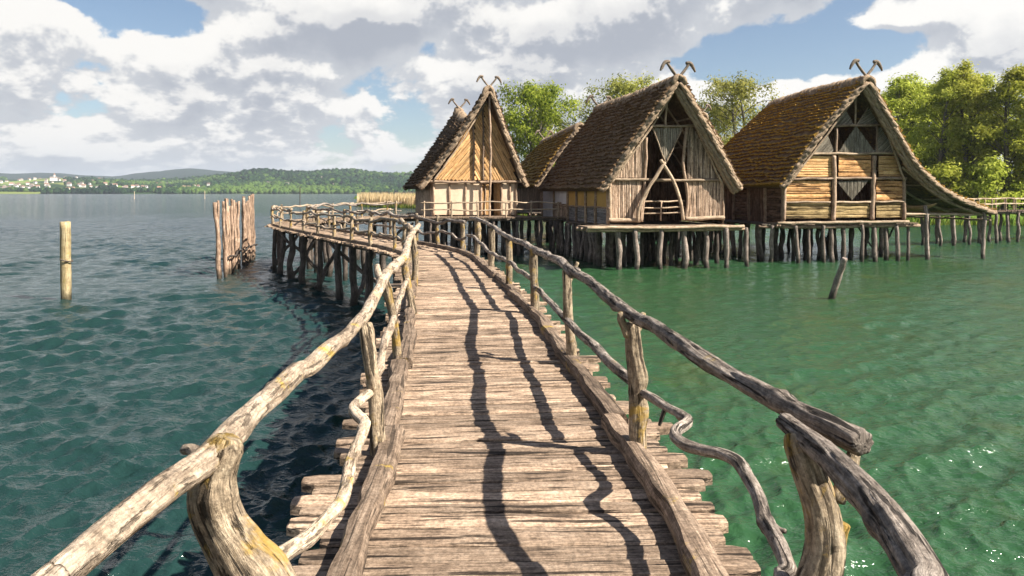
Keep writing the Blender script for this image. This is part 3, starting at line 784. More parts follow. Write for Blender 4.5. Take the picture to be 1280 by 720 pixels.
H.pb([(1069,157),(1070,122)],-.08,.055,bm,'post')
H.pb([(990,226),(1040,160),(1080,106)],-.2,.055,bp,'rafter'); H.pb([(1131,226),(1107,160),(1087,108)],-.2,.065,bp,'rafter')
H.pb([(1087,131),(1071,156)],-.14,.03,bp); H.pb([(1087,131),(1103,156)],-.14,.03,bp)
# dark room behind the window
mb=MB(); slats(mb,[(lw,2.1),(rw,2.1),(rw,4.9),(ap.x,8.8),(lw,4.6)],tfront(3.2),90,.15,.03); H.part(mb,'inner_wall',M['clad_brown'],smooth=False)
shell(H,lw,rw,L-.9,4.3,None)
x=lw; zt=4.3
for i in range(6):
    a,b=i*1.85,(i+1)*1.85
    mb=MB(); slats(mb,[(a,2.1),(b,2.1),(b,zt),(a,zt)],tleft(x),90 if i%2 else 0,.2,.04); H.part(mb,'side_wall',M['clad_brown'],smooth=False)
    H.beam([(x-.08,a+.05,2.05),(x-.08,a+.05,zt)],.1,bm,'post')
# rafters, purlins and posts of the lean-to
for k in range(6):
    y=-.2+k*2.0
    H.beam([(re1.x-.5,y,re1.z-.25),(re2.x-.2,y,re2.z-.36),(re.x-.15,y,re.z-.26)],.075,bp,'rafter')
for f in (.0,.25,.5,.75,1.0):
    q=re1.lerp(re,f); zz=(re1.z-.42+(re2.z-re1.z)*f*2) if f<.5 else (re2.z-.42+(re.z-re2.z)*(f-.5)*2)
    H.beam([(q.x-.2,-.4,zz),(q.x-.2,9.6,zz)],.055,bp,'purlin')
pv=pile_variants(M['pile'],3,2.75,-.9,.1,.05)
for (xx,yy,sz) in ((re.x-.5,-.2,.98),(re.x-.6,4,.98),(re.x-.5,8.2,.98),(re1.x+1.2,-.1,1.1),(re1.x+1.0,3.5,1.1),(re1.x+2.6,1.5,1.05),(re1.x+2.4,6,1.05),(re1.x+.6,6.5,1.1)):
    link_copy(R.choice(pv),H.root,(xx,yy,0),(R.uniform(-.03,.03),R.uniform(-.03,.03),R.random()*6),(1,1,sz))
drop(pv)
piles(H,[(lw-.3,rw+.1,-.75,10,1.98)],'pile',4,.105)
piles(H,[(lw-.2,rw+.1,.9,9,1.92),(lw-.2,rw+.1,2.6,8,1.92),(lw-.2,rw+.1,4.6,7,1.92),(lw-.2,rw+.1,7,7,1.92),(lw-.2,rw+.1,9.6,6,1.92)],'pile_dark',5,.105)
pv=pile_variants(M['pile'],4,1.95,-.9,.11)
for i in range(14): link_copy(R.choice(pv),H.root,(lw-.5+R.uniform(-.5,.15),.2+i*.75+R.uniform(-.2,.2),0),(R.uniform(-.06,.06),R.uniform(-.06,.06),R.random()*6),(R.uniform(.8,1.2),)*2+(1,))
drop(pv)
for (a,b) in (((rw-.9,.6,.5),(rw-.2,.6,1.9)),((rw-.1,2.6,.5),(rw-1.2,2.6,1.9))): H.beam([a,b],.05,M['pile_dark'],'brace')

# dugout canoe stored under the lean-to
def dugout(loc,rz):
    mb=MB(); n=26; m=9; vs=[];gs=[];fs=[]; Lc=2.5
    for lay,(sc) in ((0,1.0),(1,.84)):
        for i in range(n+1):
            u=i/n*2-1; wd=.30*sc*(1-abs(u)**2.6)+.02; dp=.26*sc*(1-abs(u)**3)+.02; lift=.16*abs(u)**2.2
            for j in range(m):
                a=math.pi*(j/(m-1)); vs.append((u*Lc/2*(1 if lay==0 else .93),-math.cos(a)*wd,-math.sin(a)*dp+lift+(.0 if lay==0 else .012))); gs.append((math.cos(a)*.3,math.sin(a)*.3,u*1.6))
    W=m; o=(n+1)*m
    for i in range(n):
        for j in range(m-1):
            a=i*W+j; fs.append((a,a+1,a+W+1,a+W)); b=o+a; fs.append((b,b+W,b+W+1,b+1))
        for j in (0,m-1):
            a=i*W+j; q=(a,a+W,o+a+W,o+a); fs.append(q if j==0 else q[::-1])
    mb.add(vs,fs,gs,.5)
    o_=mb.build('dugout_canoe',M['canoe']); o_.location=loc; o_.rotation_euler=(0,0,rz)
    tag(o_,'tan dugout canoe stored up under the lean-to roof of the right hand hut','canoe'); return o_
ax=h3.root.matrix_world
def toworld(H,p): return H.Rm.transposed()@Vector(p)+H.O
for yb in (-.1,1.7): H.beam([(rw-.1,yb,2.55),(rw+2.2,yb,2.53),(re.x-.5,yb,2.5)],.07,bp,'tie_beam')
dugout(toworld(h3,(rw+1.15,.75,3.0)),h3.th-math.radians(55))

# ------------------------------------------------------------------ left house (cream daub, steep saddle roof)
H=House('leftmost hut with cream daub walls, orange slatted gable and saddle shaped dark roof','house',-2.3,46,14,2.3)
h1=H; L=9.5
lw,rw=H.w(541,268).x,H.w(646,268).x
le=H.w(526,233,-.25); ap=H.w(612,110,-.95); re=H.w(658,230,-.25)
thatch_roof(H,[(ap.x,ap.z-.25),(ap.x+(le.x-ap.x)*.5+.15,ap.z+(le.z-ap.z)*.52-.15),(le.x+.15,le.z-.15)],[(ap.x,ap.z-.25),(ap.x+(re.x-ap.x)*.5-.1,ap.z+(re.z-ap.z)*.52-.15),(re.x-.15,re.z-.15)],
            -.95,-.25,L+.4,L-.4,M['thatch_dark'],M['verge'],sag=lambda t:-1.35*max(0,math.sin(math.pi*max(0,min(1,t))))**.9-.1*t,courses=27,vr=.12,inner=0)
finial(H,(ap.x,-.8,ap.z+.1),.8); finial(H,(ap.x,L+.3,ap.z-.05),.85)
deck_rect(H,lw-.5,rw+.5,-1.5,L,2.3,M['kerb'],'porch_platform')
# gable slats in a herringbone, framed
def ang_of(a,b): return math.degrees(math.atan2(b.z-a.z,b.x-a.x))
aL=ang_of(le,ap); aR=ang_of(re,ap)
slat_px(H,[(545,225),(592,225),(592,143)],M['clad_orange'],aL-6,.15,.03,name='gable_panel')
slat_px(H,[(593,225),(604,225),(604,122),(593,141)],M['clad_orange'],aR-180+360-180 if False else 118,.15,.03,name='gable_panel')
slat_px(H,[(605,225),(646,225),(612,113),(605,121)],M['clad_orange'],118,.15,.03,name='gable_panel')
for pxs in ([(592,226),(592,140)],[(604,226),(604,122)]): H.pb(pxs,-.08,.06,bm,'post')
H.pb([(537,227),(590,228),(652,227)],-.2,.09,bm)
H.pb([(612,272),(613,200),(612,118)],-.75,.07,bm,'post')
H.pb([(617,128),(636,180),(651,228)],-.35,.05,bp,'rafter'); H.pb([(607,128),(575,180),(542,226)],-.3,.05,bp,'rafter')
for (a,b,m) in ((543,560,'cream'),(563,581,'cream'),(583,600,'cream'),(628,637,'cream'),(638,644,'cream')):
    panel_px(H,[(a,268.5),(b,268.5),(b,229),(a,229)],M[m])
for a in (542,561.5,582,601.5,626.5,637.5,645): H.pb([(a,269),(a,229)],-.05,.075 if a<640 else .1,bm,'post')
H.pb([(606.5,269),(606.5,229)],.0,.05,bp,'post')
slat_px(H,[(602,268),(611,268),(611,231),(602,231)],M['clad_orange'],90,.15,.03,name='door_panel',y=.05)
mb=MB(); slats(mb,[(0,2.3),(.8,2.3),(.8,4.35),(0,4.35)],lambda a,b,o:Vector((H.w(625.5,268,0).x-.05-a*.25,a,b)),90,.16,.03); H.part(mb,'door',M['clad_orange'],smooth=False)
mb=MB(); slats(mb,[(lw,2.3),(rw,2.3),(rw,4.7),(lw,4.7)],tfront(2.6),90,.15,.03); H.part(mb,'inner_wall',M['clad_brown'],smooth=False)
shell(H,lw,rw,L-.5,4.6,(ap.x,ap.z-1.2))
mb=MB(); slats(mb,[(0,2.3),(L-.5,2.3),(L-.5,4.6),(0,4.6)],tleft(lw),90,.14,.03); H.part(mb,'side_wall',M['clad_grey'],smooth=False)
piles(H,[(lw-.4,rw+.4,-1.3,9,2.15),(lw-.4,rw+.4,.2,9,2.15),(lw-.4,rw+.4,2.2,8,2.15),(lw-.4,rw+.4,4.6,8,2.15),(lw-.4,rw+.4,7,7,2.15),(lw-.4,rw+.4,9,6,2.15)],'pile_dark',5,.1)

# ------------------------------------------------------------------ two huts behind
H=House('far thatched hut with golden mossy roof, half hidden between the left and middle huts','house',5.2,55.5,12,2.3)
h4=H; L=11
le=H.w(670,232,-.3); ap=H.w(725,156,-1.0); rex=2*ap.x-le.x
thatch_roof(H,[(ap.x,ap.z-.25),(ap.x+(le.x-ap.x)*.5,ap.z+(le.z-ap.z)*.5-.1),(le.x+.15,le.z-.12)],[(ap.x,ap.z-.25),(rex-.15,le.z-.12)],-1.,-.3,L-1.5,L,M['thatch_gold'],M['verge'],sag=lambda t:-.5*t,courses=17,res=.14)
finial(H,(ap.x,L-1.5,ap.z-.3),.9); 
lw,rw=le.x+.7,rex-.7
deck_rect(H,lw-1.2,rw+.5,-1.,L,2.3,M['under'],'platform')
for i,(a,b) in enumerate(((0,.2),(.2,.42),(.42,.7),(.7,1))):
    mb=MB(); panel(mb,[(lw+(rw-lw)*a,2.3),(lw+(rw-lw)*b,2.3),(lw+(rw-lw)*b,4.4),(lw+(rw-lw)*a,4.4)],tfront(0),.03); H.part(mb,'wall_panel',M['white'],smooth=False)
    H.beam([(lw+(rw-lw)*a,-.05,2.25),(lw+(rw-lw)*a,-.05,4.4)],.09,bm,'post')
mb=MB(); slats(mb,[(lw,4.4),(rw,4.4),(ap.x,ap.z-.6)],tfront(0),90,.12,.03); H.part(mb,'gable_panel',M['clad_grey'],smooth=False)
mb=MB(); slats(mb,[(0,2.3),(L-.5,2.3),(L-.5,4.4),(0,4.4)],tleft(lw),90,.14,.03); H.part(mb,'side_wall',M['clad_brown'],smooth=False)
shell(H,lw,rw,L-.5,4.3,(ap.x,ap.z-1.4))
piles(H,[(lw-1,rw+.4,-.8,7,2.15),(lw-.6,rw+.4,2,7,2.15),(lw-.6,rw+.4,5,6,2.15),(lw-.6,rw+.4,9,6,2.15)],'pile_dark',4,.1)

H=House('far thatched hut showing only a roof corner between the middle and right hand huts','house',15.3,57.5,12,2.3)
h5=H; L=8
ap=H.w(878,143,-1.0); wd=4.0; ez=4.3
thatch_roof(H,[(ap.x,ap.z-.25),(ap.x-wd,ez)],[(ap.x,ap.z-.25),(ap.x+wd,ez)],-1.,-.3,L-.5,L,M['thatch'],M['verge'],sag=lambda t:-.2*t,courses=17,res=.16)
finial(H,(ap.x,-.85,ap.z+.1),.85)
lw,rw=ap.x-wd+.7,ap.x+wd-.7
deck_rect(H,lw-.6,rw+.6,-1.,L,2.3,M['under'],'platform')
mb=MB(); slats(mb,[(lw,2.3),(rw,2.3),(rw,4.4),(ap.x,ap.z-.8),(lw,4.4)],tfront(0),90,.13,.03); H.part(mb,'gable_wall',M['clad_grey'],smooth=False)
mb=MB(); slats(mb,[(0,2.3),(L-.5,2.3),(L-.5,4.4),(0,4.4)],tleft(lw),90,.14,.03); H.part(mb,'side_wall',M['clad_brown'],smooth=False)
shell(H,lw,rw,L-.5,4.3,(ap.x,ap.z-1.4))
piles(H,[(lw-.4,rw+.4,-.8,7,2.15),(lw-.4,rw+.4,3,7,2.15),(lw-.4,rw+.4,6.5,6,2.15)],'pile_dark',4,.1)

# ------------------------------------------------------------------ walkway between huts, footbridge, both with railings
def plank_walk(name,label,cat,path,width,z,nrail,sides,pile_top,raillabel=None,pm='pile_dark'):
    root=empty(name,(path[0][0],path[0][1],0),label=label,cat=cat); off=-root.location
    q,_=catmull([(x,y,0) for x,y in path],.12)
    dl=[0]
    for i in range(1,len(q)): dl.append(dl[-1]+(q[i]-q[i-1]).length)
    def at(s):
        i=min(max(bisect.bisect_right(dl,s)-1,0),len(q)-2); t=(s-dl[i])/max(1e-6,dl[i+1]-dl[i]); d=(q[i+1]-q[i]).normalized()
        return q[i].lerp(q[i+1],t),Vector((d.y,-d.x,0)),d
    mb=MB(); s=0
    while s<dl[-1]:
        w=R.uniform(.14,.22); p,r,d=at(s+w/2); l=width+R.uniform(-.05,.15)
        box(mb,(p.x,p.y,z-.03+R.uniform(-.008,.008)),(l,w-.012,.06),math.atan2(d.y,d.x)-math.pi/2); s+=w
    o=mb.build('deck',M['kerb'],root,False); o.location=off
    for sd in(-1,1):
        mb=MB(); tube(mb,[at(dl[-1]*k/6)[0]+at(dl[-1]*k/6)[1]*sd*width*.42+Vector((0,0,z-.14)) for k in range(7)],.085,7,.5,.1); o=mb.build('stringer',M['under'],root); o.location=off
    pv=pile_variants(M[pm],4,pile_top,-.9,.1)
    s=.4
    while s<dl[-1]:
        p,r,d=at(s)
        for sd in(-1,1): c=p+r*sd*width*.4+off; link_copy(R.choice(pv),root,(c.x,c.y,0),(R.uniform(-.05,.05),R.uniform(-.05,.05),R.random()*6))
        s+=R.uniform(1.3,2.0)
    drop(pv)
    if sides:
        rr=empty('pole_railing',(path[0][0],path[0][1],z),label=raillabel,cat='railing'); ro=-rr.location
        for sd in sides:
            pts=[]; s=.1
            while s<dl[-1]+.01:
                p,r,d=at(min(s,dl[-1]-.01)); c=p+r*sd*width*.46+Vector((0,0,z)); pts.append(c)
                mb=MB(); tube(mb,[c-Vector((0,0,.1)),c+Vector((R.uniform(-.03,.03),0,.45)),c+Vector((0,0,R.uniform(.9,.98)))],.05,7,.2,.12,1,.02); o=mb.build('post',M['beam_pale'],rr); o.location=ro
                s+=R.uniform(1.35,1.75)
            for hh in nrail:
                i=0
                while i<len(pts)-1:
                    j=min(i+3,len(pts)-1); l=[c+Vector((0,0,hh+R.uniform(-.03,.03))) for c in pts[i:j+1]]
                    if len(l)>=2:
                        e=(l[-1]-l[0]).normalized(); l[0]=l[0]-e*.2; l[-1]=l[-1]+e*.2
                        mb=MB(); tube(mb,l,.042,7,.2,.14,1,.05); o=mb.build('pole',M['beam_pale'],rr); o.location=ro
                    i=j
plank_walk('plank_walkway','narrow plank walkway on piles running along the front of the cream daub hut','walkway',[(-5.3,43.9),(-1.5,44.3),(1.4,45.0),(3.0,45.2)],1.3,2.296,(.88,.45),(1,),2.1,'thin pole railing in front of the cream daub hut')
plank_walk('footbridge','far wooden footbridge leading to the trees beyond the lean-to on the right','footbridge',[(29.5,52.5),(36,55.5),(44,60),(56,64)],1.6,2.4,(.9,.5),(1,-1),2.2,'pole railings on both sides of the far footbridge by the trees','pile')

# ------------------------------------------------------------------ things standing in the water
mb=MB(); a=P(83,378,26); b=P(81.5,277,26)
n=14; vs=[];gs=[];fs=[]
for k in range(n+1):
    p=Vector((a.x,a.y,-.9)).lerp(b,k/n)
    for (x,y) in ((-.13,-.11),(-.05,-.14),(.06,-.14),(.13,-.1),(.14,.1),(.05,.13),(-.06,.13),(-.14,.1)):
        q=1+.06*nz(k*.5,x*20,y*20); vs.append((p.x+x*q,p.y+y*q,p.z+(.03*nz(x*9,y*9) if k==n else 0))); gs.append((x,y,k*.28))
    if k:
        o=(k-1)*8
        for j in range(8): fs.append((o+j,o+(j+1)%8,o+8+(j+1)%8,o+8+j))
fs.append(tuple(range(n*8,n*8+8))); mb.add(vs,fs,gs,.5)
root=empty('mooring_post',(a.x,a.y,0),label='lone square weathered post standing in open water at the far left',cat='post')
o=mb.build('shaft',M['mooring'],root); o.location=-root.location
mb=MB(); z=P(82,325,26).z; ring=[(a.x+.19*math.cos(t),a.y+.19*math.sin(t),z-.05*math.cos(t)) for t in [i*6.2832/16 for i in range(17)]]
tube(mb,ring,.022,6,.05,.05); o=mb.build('iron_band',M['pile_dark'],root); o.location=-root.location

root=empty('stake_palisade',(-13.4,36.5,0),label='short palisade row of upright stakes standing in the water left of the boardwalk bend',cat='palisade')
ns=27
for i in range(ns):
    t=i/(ns-1); d=32.6+9*t; x=(277+ (316-277)*t -640)/F*d; 
    top=P(0,(256 if i else 252)-7*t+R.uniform(-7,6),d).z; mb=MB(); r=R.uniform(.06,.105)
    lean=Vector((-.22+.2*t,0,0)) if i==0 else Vector((R.uniform(-.09,.07)-.1*(1-t),R.uniform(-.06,.06),0))
    bpt=Vector((x+R.uniform(-.15,.15),d,-.9))
    tube(mb,[bpt,bpt.lerp(Vector((bpt.x,bpt.y,top))+lean,.5)+Vector((R.uniform(-.06,.06),0,0)),Vector((bpt.x,bpt.y,top))+lean],[r,r,r*.85],9,.16,.16,4,.04)
    o=mb.build('stake',M['stake'],root); o.location=-root.location
mb=MB(); tube(mb,[(-12.75,32.9,.75),(-13.2,36,.9),(-13.6,38.5,.95),(-13.85,40.2,.95)],.045,7,.15,.2,2,.1); o=mb.build('binding',M['pile_dark'],root); o.location=-root.location

mb=MB(); a=P(1037,380,26.4); b=P(1056,323,25.8); tube(mb,[a+Vector((-.15,0,-.5)),a.lerp(b,.5),b],[.12,.115,.1],10,.08,.12,3,.02)
o=mb.build('leaning_stake',M['pile']); tag(o,'short grey stake leaning right, alone in green water before the orange boarded hut','stake')

for (px,pb,pt,d,nm,lab) in ((375,254,234,200,'marker_pole','thin dark marker pole in the lake behind the boardwalk bend'),(168,249,239.5,420,'lake_buoy','tiny pale buoy pole in the lake before the far village'),(256,249,238.5,420,'lake_buoy','tiny reddish buoy pole in the lake before the wooded shore')):
    mb=MB(); x=(px-640)/F*d; top=EYE-(pt-240)/F*d; r=.12 if d<300 else .13
    tube(mb,[(x,d,-1),(x,d,top)],r,6,1,.05); tube(mb,[(x,d,-.2),(x,d,.5)],[r*2.2,r*1.3],8,.3,.05)
    o=mb.build(nm,M['pile_dark'] if nm=='marker_pole' else M['cream']); tag(o,lab,'pole' if nm=='marker_pole' else 'buoy')
# ================================================================== water
def np_mesh(name,V,Fq,mat,parent=None,attrs=None,smooth=True):
    me=bpy.data.meshes.new(name); nv=len(V); nf=len(Fq); k=Fq.shape[1]
    me.vertices.add(nv); me.vertices.foreach_set('co',V.astype(np.float32).ravel())
    me.loops.add(nf*k); me.loops.foreach_set('vertex_index',Fq.astype(np.int32).ravel())
    me.polygons.add(nf); me.polygons.foreach_set('loop_start',np.arange(0,nf*k,k,dtype=np.int32))
    if smooth: me.polygons.foreach_set('use_smooth',np.ones(nf,dtype=bool))
    for nm,(dom,arr) in (attrs or {}).items():
        a=me.attributes.new(nm,'FLOAT' if arr.ndim==1 else 'FLOAT_VECTOR',dom)
        a.data.foreach_set('value' if arr.ndim==1 else 'vector',arr.astype(np.float32).ravel())
    me.materials.append(mat); me.update(calc_edges=True); me.validate()
    o=bpy.data.objects.new(name,me); COL.objects.link(o)
    if parent: o.parent=parent
    return o
rng=np.random.default_rng(5)
def grid_faces(nr,nc):
    i=np.arange(nr-1)[:,None]*nc+np.arange(nc-1)[None,:]; i=i.ravel()
    return np.stack([i,i+1,i+nc+1,i+nc],1)

m,t,b=mat_new('lake_water')
pos=t.new('ShaderNodeNewGeometry').outputs['Position']
sx=t.new('ShaderNodeSeparateXYZ'); t.put(sx.inputs[0],pos)
# green shallows to the right of the boardwalk, bluer and deeper open lake to the left and beyond
big=t.noise(pos,.07,4,.6); med=t.noise(pos,.35,5,.65,.6,(1,.6,1))
xr=t.math('SUBTRACT',sx.outputs[0],t.math('MULTIPLY',t.math('SUBTRACT',big,.5),8))
green=t.smooth(xr,-3,2.0)
far=t.smooth(sx.outputs[1],22,90)
col=t.mix(green,(.011,.032,.029),(.022,.065,.025))
col=t.mix(t.math('MULTIPLY',far,t.math('SUBTRACT',1,t.math('MULTIPLY',green,.6))),col,(.010,.028,.034))
weed=t.math('MULTIPLY',t.smooth(med,.54,.72),t.math('MULTIPLY',green,.5))
col=t.mix(weed,col,(.050,.062,.012))
t.put(b.inputs['Base Color'],col); b.inputs['Roughness'].default_value=.09; b.inputs['IOR'].default_value=1.33
b.inputs['Specular IOR Level'].default_value=.5
r1=t.noise(pos,1,4,.6,.3,(2.6,4.6,1)); r2=t.noise(pos,1,4,.6,.2,(.8,1.5,1)); r3=t.noise(pos,1,3,.55,.2,(.1,.2,1)); r4=t.noise(pos,1,3,.6,.3,(9,13,1))
rid=lambda q:t.math('SUBTRACT',1,t.math('ABSOLUTE',t.math('SUBTRACT',t.math('MULTIPLY',q,2),1)))
r1=rid(r1); r2=rid(r2)
dist=t.new('ShaderNodeVectorMath',operation='LENGTH'); t.put(dist.inputs[0],pos)
h=t.math('ADD',t.math('MULTIPLY',r1,.042),t.math('ADD',t.math('MULTIPLY',r2,t.math('ADD',.05,t.math('MULTIPLY',t.smooth(dist.outputs['Value'],25,110),.30))),t.math('MULTIPLY',r4,.012)))
h=t.math('ADD',h,t.math('MULTIPLY',r3,t.math('MULTIPLY',t.smooth(dist.outputs['Value'],60,400),.9)))
bn=t.new('ShaderNodeBump'); bn.inputs['Strength'].default_value=.9; bn.inputs['Distance'].default_value=1.0; t.put(bn.inputs['Height'],h); t.put(b.inputs['Normal'],bn.outputs[0])
M['water']=m
# polar sheet, dense in front, real wave relief
az=np.concatenate([np.linspace(-180,-62,40,endpoint=False),np.linspace(-62,62,760),np.linspace(62,180,41)[1:]])*math.pi/180
r=[.6]
while r[-1]<9000: r.append(r[-1]+max(.05,r[-1]*.0052 if r[-1]<170 else min(r[-1]*.05,r[-1]*(.0052+.0448*(r[-1]-170)/600))))
r=np.array(r); A,Rr=np.meshgrid(az,r); X=np.sin(A)*Rr; Y=np.cos(A)*Rr
dr=np.gradient(r)[:,None]*np.ones_like(A); Z=np.zeros_like(X); DX=np.zeros_like(X); DY=np.zeros_like(X)
for i in range(130):
    lam=.17*(1.7/.17)**(rng.random()**1.25); th=math.radians(-72)+rng.normal()*.72; k=2*math.pi/lam
    amp=.0088*lam**.55*rng.uniform(.5,1.3); ph=rng.random()*6.28
    w=np.clip(1.6-dr*3.2/lam,0,1)
    a=k*(X*math.cos(th)+Y*math.sin(th))+ph
    Z+=w*amp*np.cos(a); q=.75
    DX-=w*amp*q*math.cos(th)*np.sin(a); DY-=w*amp*q*math.sin(th)*np.sin(a)
# gusty groups
gust=.75+.35*np.sin(X*.21+1.3*np.sin(Y*.13))*np.sin(Y*.17+1.1*np.sin(X*.11+2))
lee=1-.42/(1+np.exp(-(X-1.5)/1.5))
Z*=gust*lee; DX*=gust*lee; DY*=gust*lee
V=np.stack([X+DX,Y+DY,Z],-1).reshape(-1,3)
w=np_mesh('water',V,grid_faces(len(r),len(az)),m); tag(w,kind='structure')

# ================================================================== land
def hill_px(px,tab): return np.interp(px,[q[0] for q in tab],[q[1] for q in tab])
def fbm(x,y,f,o=4,seed=0):
    rg=np.random.default_rng(seed); out=np.zeros_like(x); a=1.
    for k in range(o):
        for j in range(5):
            th=rg.random()*6.28; ph=rg.random()*6.28; ff=f*rg.uniform(.7,1.4)
            out+=a*.45*np.sin((x*math.cos(th)+y*math.sin(th))*ff+ph)
        f*=2.1;a*=.52
    return out
TA=[(-600,238),(-200,238),(120,237),(170,231),(240,226.5),(270,221),(320,216.5),(350,217.5),(385,217),(412,213),(440,212.3),(470,215),(500,217.5),(560,218),(640,219),(760,221),(900,222),(1400,224),(2200,230)]
TB=[(-800,224),(-300,218),(0,216),(60,216.5),(100,219),(140,220.5),(165,217),(200,214),(240,211.2),(270,212),(300,215),(345,219),(420,222),(520,217),(600,219),(1000,222),(2200,226)]
def terr(az,r):
    px=640+F*np.tan(np.clip(az,-1.3,1.3)); cosz=np.cos(az); Yd=r*cosz
    def hz(tab,d): return 3.8+(240-hill_px(px,tab))/F*d*1.0
    dA,dB=2300.,4600.
    x=np.sin(az)*r; y=np.cos(az)*r
    s=np.clip((Yd-1500)/(dA-1500),0,1); A=(hz(TA,dA)-6.5)*(s*s*(3-2*s))*np.where(Yd>dA,np.clip(1-(Yd-dA)/900,0,1),1)
    low=np.clip((Yd-1500)/1100,0,1)*44*np.clip((420-px)/150,.25,1)
    s=np.clip((Yd-2500)/(dB-2500),0,1); B=hz(TB,dB)*(s**1.6)*np.where(Yd>dB,np.clip(1-(Yd-dB)/900,0,1),1)
    z=np.maximum(np.maximum(A,B),low)
    z=z+np.clip((Yd-1520)/300,0,1)*np.minimum(2.2+z*.035,4)*fbm(x,y,.012,3,3)
    return np.where(Yd<1500,-3.,z-1.5+np.clip((Yd-1500)/40,0,1)*3.2)
az=np.linspace(-66,66,520)*math.pi/180; yd=np.concatenate([np.linspace(1470,1560,8),np.linspace(1575,2700,70),np.linspace(2750,5500,46)])
A,Yd=np.meshgrid(az,yd); Rr=Yd/np.cos(A); Z=terr(A,Rr); V=np.stack([np.sin(A)*Rr,Yd,Z],-1).reshape(-1,3)
m,t,b=mat_new('far_fields'); pos=t.new('ShaderNodeNewGeometry').outputs['Position']
n1=t.noise(pos,.0035,3,.5,.6); n2=t.noise(pos,.02,5,.6)
vo=t.new('ShaderNodeTexVoronoi'); t.put(vo.inputs['Vector'],pos); vo.inputs['Scale'].default_value=.006
fld=t.ramp(t.math('FRACT',t.math('MULTIPLY',vo.outputs['Color'],1.)),[(0,(.10,.17,.035)),(.35,(.16,.22,.05)),(.6,(.20,.22,.07)),(.8,(.06,.12,.03)),(1,(.24,.22,.10))])
sx=t.new('ShaderNodeSeparateXYZ'); t.put(sx.inputs[0],pos)
forest=t.math('MAXIMUM',t.smooth(n1,.45,.52),t.smooth(sx.outputs[1],3300,3600))
col=t.mix(forest,fld,t.mix(n2,(.012,.030,.012),(.03,.065,.02)))
col=t.mix(t.smooth(sx.outputs[1],3200,3500),col,t.mix(n2,(.005,.013,.011),(.016,.034,.02)))
t.put(b.inputs['Base Color'],col); b.inputs['Roughness'].default_value=1; b.inputs['Specular IOR Level'].default_value=0
h_=np_mesh('hills',V,grid_faces(len(yd),len(az)),m); tag(h_,kind='structure')

# woods on the far hills: thousands of crowns, one mass
bm_=bmesh_ico=None
import bmesh
bm_=bmesh.new(); bmesh.ops.create_icosphere(bm_,subdivisions=2,radius=1); bm_.verts.ensure_lookup_table()
IV=np.array([v.co[:] for v in bm_.verts]); IF=np.array([[v.index for v in f.verts] for f in bm_.faces]); bm_.free()
def leafmat(name,c1,c2,c3,trans=.35,hv=.25):
    m=bpy.data.materials.new(name); m.use_nodes=True; t=NT(m.node_tree); t.n.remove(m.node_tree.nodes['Principled BSDF'])
    out=[n for n in t.n if n.type=='OUTPUT_MATERIAL'][0]
    rnd=t.attr('rnd','Fac'); oi=t.new('ShaderNodeObjectInfo').outputs['Random']
    col=t.ramp(rnd,[(0,c1),(.5,c2),(1,c3)])
    h=t.new('ShaderNodeHueSaturation'); t.put(h.inputs['Color'],col); t.put(h.inputs['Value'],t.math('ADD',1-hv/2,t.math('MULTIPLY',oi,hv))); t.put(h.inputs['Hue'],t.math('ADD',.49,t.math('MULTIPLY',oi,.02)))
    d=t.new('ShaderNodeBsdfDiffuse'); t.put(d.inputs[0],h.outputs[0])
    if trans:
        tr=t.new('ShaderNodeBsdfTranslucent'); t.put(tr.inputs[0],h.outputs[0])
        mx=t.new('ShaderNodeMixShader'); mx.inputs[0].default_value=trans; t.put(mx.inputs[1],d.outputs[0]); t.put(mx.inputs[2],tr.outputs[0]); t.put(out.inputs[0],mx.outputs[0])
    else: t.put(out.inputs[0],d.outputs[0])
    return m
M['wood']=leafmat('far_wood',(.006,.017,.010),(.018,.044,.014),(.07,.115,.025),0)
N=15000; pts=[]
tries=0
while len(pts)<N and tries<200:
    tries+=1; n=20000
    px=rng.uniform(-80,900,n); a=np.arctan((px-640)/F); y=1512+1200*rng.random(n)**1.5
    x=np.tan(a)*y; z=terr(a,y/np.cos(a)); f=fbm(x,y,.006,3,11)
    shore=(y<1580)&(fbm(x,y,.02,2,5)>-.3)
    keep=np.where(px>265,(f>-.55)|shore,((f>.1)&(y<2600)&((px>215)|(f>.45)))|(shore&((px>215)|(fbm(x,y,.02,2,5)>.1))))
    keep&=z>0
    for i in np.nonzero(keep)[0]:
        if len(pts)>=N: break
        pts.append((x[i],y[i],z[i],px[i]))
pts=np.array(pts); n=len(pts)
rad=rng.uniform(2.8,6.6,n)*np.where(pts[:,1]<1600,.9,1.1); hh=rng.uniform(.85,1.35,n)
Vv=IV[None]*(1+.22*rng.standard_normal((n,len(IV),1)))*rad[:,None,None]*np.stack([np.ones(n),np.ones(n),hh],-1)[:,None,:]
Vv+=np.stack([pts[:,0],pts[:,1],pts[:,2]+rad*.55],-1)[:,None,:]
Ff=(IF[None]+(np.arange(n)*len(IV))[:,None,None]).reshape(-1,3)
tone=np.clip(.42+.28*fbm(pts[:,0],pts[:,1],.008,2,21)+.24*rng.standard_normal(n)+np.where(pts[:,1]<1640,.18,0),0,1)
o=np_mesh('far_woods',Vv.reshape(-1,3),Ff,M['wood'],attrs={'rnd':('POINT',np.repeat(tone,len(IV)))},smooth=False); tag(o,'green woods covering the low hills across the lake','woods',kind='stuff')

